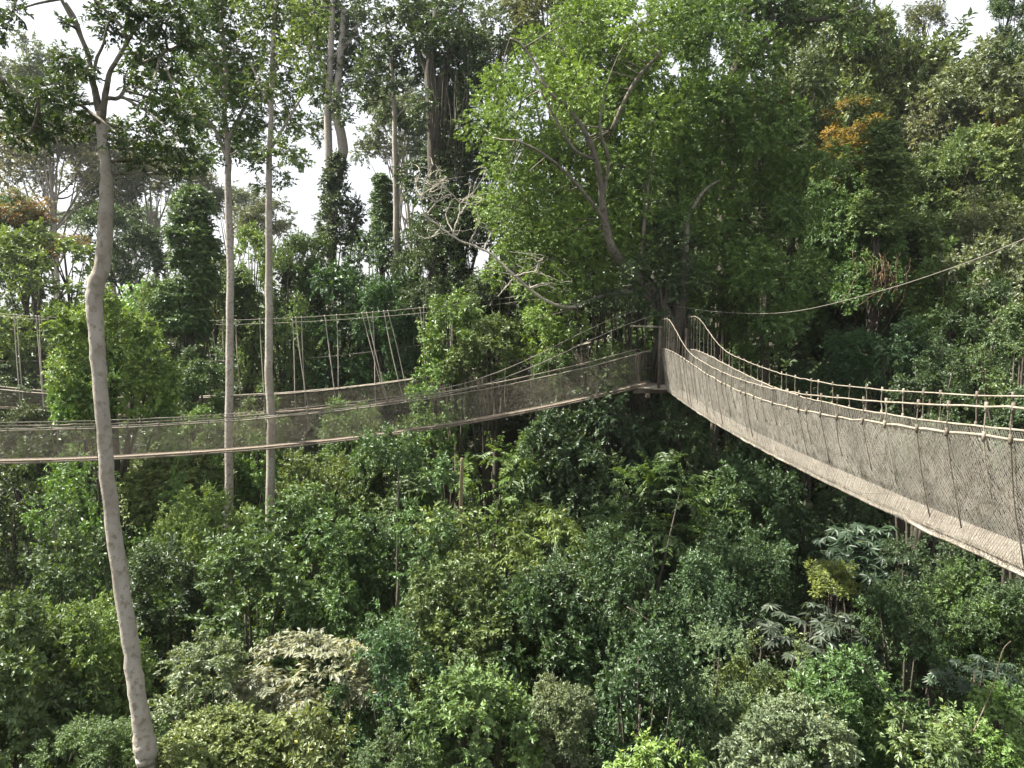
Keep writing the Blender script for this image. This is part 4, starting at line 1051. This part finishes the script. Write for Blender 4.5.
rf = bridge('rope_bridge', 'far rope bridge behind the left one, hung on tall pairs of ropes from high cables', Cf, nf, hr, 0.45, 0.22,
            {'near': uz_ - rz_ + hr, 'far': uz_ - rz_ + hr - 0.25}, 0.085, 0.0052, MF, ties=0, seed=33)
def far_pt(px, what):
    d = ray(px, 306); t = A_ / (d[1] - B_ * d[0]); x = d[0] * t
    z = np.interp(x, xf, uz_ if what == 'top' else rz_ if what == 'rail' else rz_ - hr)
    return np.array([x, A_ + B_ * x - 0.15, z])
for a, b in ((15, 15), (18, 18), (37, 38), (40, 39), (58, 58), (120, 121), (150, 150), (170, 169), (175, 176), (211, 221), (223, 224), (236, 238), (260, 262), (293, 293), (296, 304), (302, 303), (325, 333), (337, 337), (362, 380), (367, 382), (373, 374), (384, 398), (388, 404), (420, 430), (424, 425), (450, 452), (480, 482)):
    m = MB()
    P0, P1 = far_pt(a, 'top') + np.array([0, 0, .06]), far_pt(b, 'rail')
    P2 = far_pt(b + (b - a) * .35, 'deck')
    m.tube(spline([P0, (P0 + P1) / 2 + np.array([random.uniform(-.04, .04), 0, 0]), P1, P2], 12), 0.027, 5)
    m.build('suspension_rope', M_BLEACH, rf)
def wire(name, label, P, r, mat=M_STEEL):
    e = empty(name, P[0], label, 'cable'); m = MB(); m.tube(P, r, 6); m.build('strand', mat, e); return e
P = [on_line_y(px, py, 41.0, -0.2) for px, py in ((-60, 360), (0, 361), (60, 361), (130, 361), (210, 361), (310, 358), (400, 348), (480, 336))]
wire('stay_cable', 'thin dark horizontal cable between the high cables and the rail of the far bridge', spline(P, 40), 0.014)
P = [at(668, 305, 31.2), at(720, 312, 29), at(790, 312, 26), at(880, 291, 22.5), at(960, 265, 19.5), at(1024, 239, 17.5), at(1120, 196, 15)]
wire('guy_wire', 'tan guy wire climbing from the platform tree to the right edge across the hillside', spline(P, 50), 0.0105, M_STEEL)

# ---------------------------------------------------------------- platform round the trunk
pc = at(668, 384, 31.2)
pf = empty('tree_platform', pc, 'small wooden platform with slatted railing round the trunk where the rope bridges meet', 'platform')
m = MB()
R_ = 1.75
for k in range(13):
    x = -R_ + (k + .5) * 2 * R_ / 13
    w = 2 * math.sqrt(max(.2, R_ ** 2 - x * x))
    m.box(pc + np.array([x, -.1, -.03 - .004 * (k % 2)]), 2 * R_ / 13 - .012, w, 0.05)
m.build('floor_board', M_WOOD, pf, smooth=False)
m = MB()
for a in (-.55, .55):
    m.box(pc + np.array([0, a * 2, -.16]), 3.3, .14, .2)
    m.box(pc + np.array([a * 2, 0, -.33]), .14, 3.0, .13)
m.build('floor_beam', M_DARKWOOD, pf, smooth=False)
m = MB()
for k in range(16):
    a = k / 16 * 6.283
    p = pc + np.array([math.cos(a) * 1.6, math.sin(a) * 1.6, -.1])
    q = pc + np.array([math.cos(a + .2) * .75, math.sin(a + .2) * .75, -1.75])
    m.tube(spline([p, (p + q) / 2 + np.array([0, 0, .1]), q], 8), .025, 5)
m.build('brace_rope', M_DARKROPE, pf)
pa = [math.radians(v) for v in (-150, -115, -78, -50, 30, 75, 120, 165)]
tops = []
for a in pa:
    p = pc + np.array([math.cos(a) * 1.62, math.sin(a) * 1.62, 0])
    m = MB(); hgt = 2.4 if math.degrees(a) in (-115.0, ) or abs(math.degrees(a) + 78) < 1 else 1.35
    m.tube([p + np.array([0, 0, -.2]), p + np.array([0, 0, hgt])], .055, 7)
    m.build('rail_post', M_DARKWOOD, pf); tops.append(p)
for hz in (.55, 1.25):
    m = MB()
    pts = [pc + np.array([math.cos(a) * 1.62, math.sin(a) * 1.62, hz]) for a in np.linspace(math.radians(30), math.radians(210), 20)]
    m.tube(pts, .035, 6)
    m.build('rail', M_WOOD, pf)
m = MB()
for a in np.linspace(math.radians(60), math.radians(210), 26):
    p = pc + np.array([math.cos(a) * 1.62, math.sin(a) * 1.62, 0])
    m.tube([p, p + np.array([0, 0, 1.25])], .016, 5)
m.build('rail_slat', M_ROPE, pf)
m = MB()
m.tube([at(630, 326, 30.4), at(662, 327, 30.0)], .04, 6)
m.build('cross_beam', M_WOOD, pf)

# ---------------------------------------------------------------- humid air
hz = bpy.data.materials.new('humid_air'); hz.use_nodes = True
hn = hz.node_tree.nodes; hn.remove(hn['Principled BSDF'])
pv = hn.new('ShaderNodeVolumePrincipled'); pv.inputs['Color'].default_value = (0.90, 0.94, 0.97, 1); pv.inputs['Density'].default_value = 0.00015; pv.inputs['Anisotropy'].default_value = 0.35
hz.node_tree.links.new(pv.outputs[0], hn['Material Output'].inputs['Volume'])
m = MB(); m.box((0, 180, 28.0), 840, 500, 62)
h = m.build('haze', hz, None, smooth=False); h['kind'] = 'stuff'
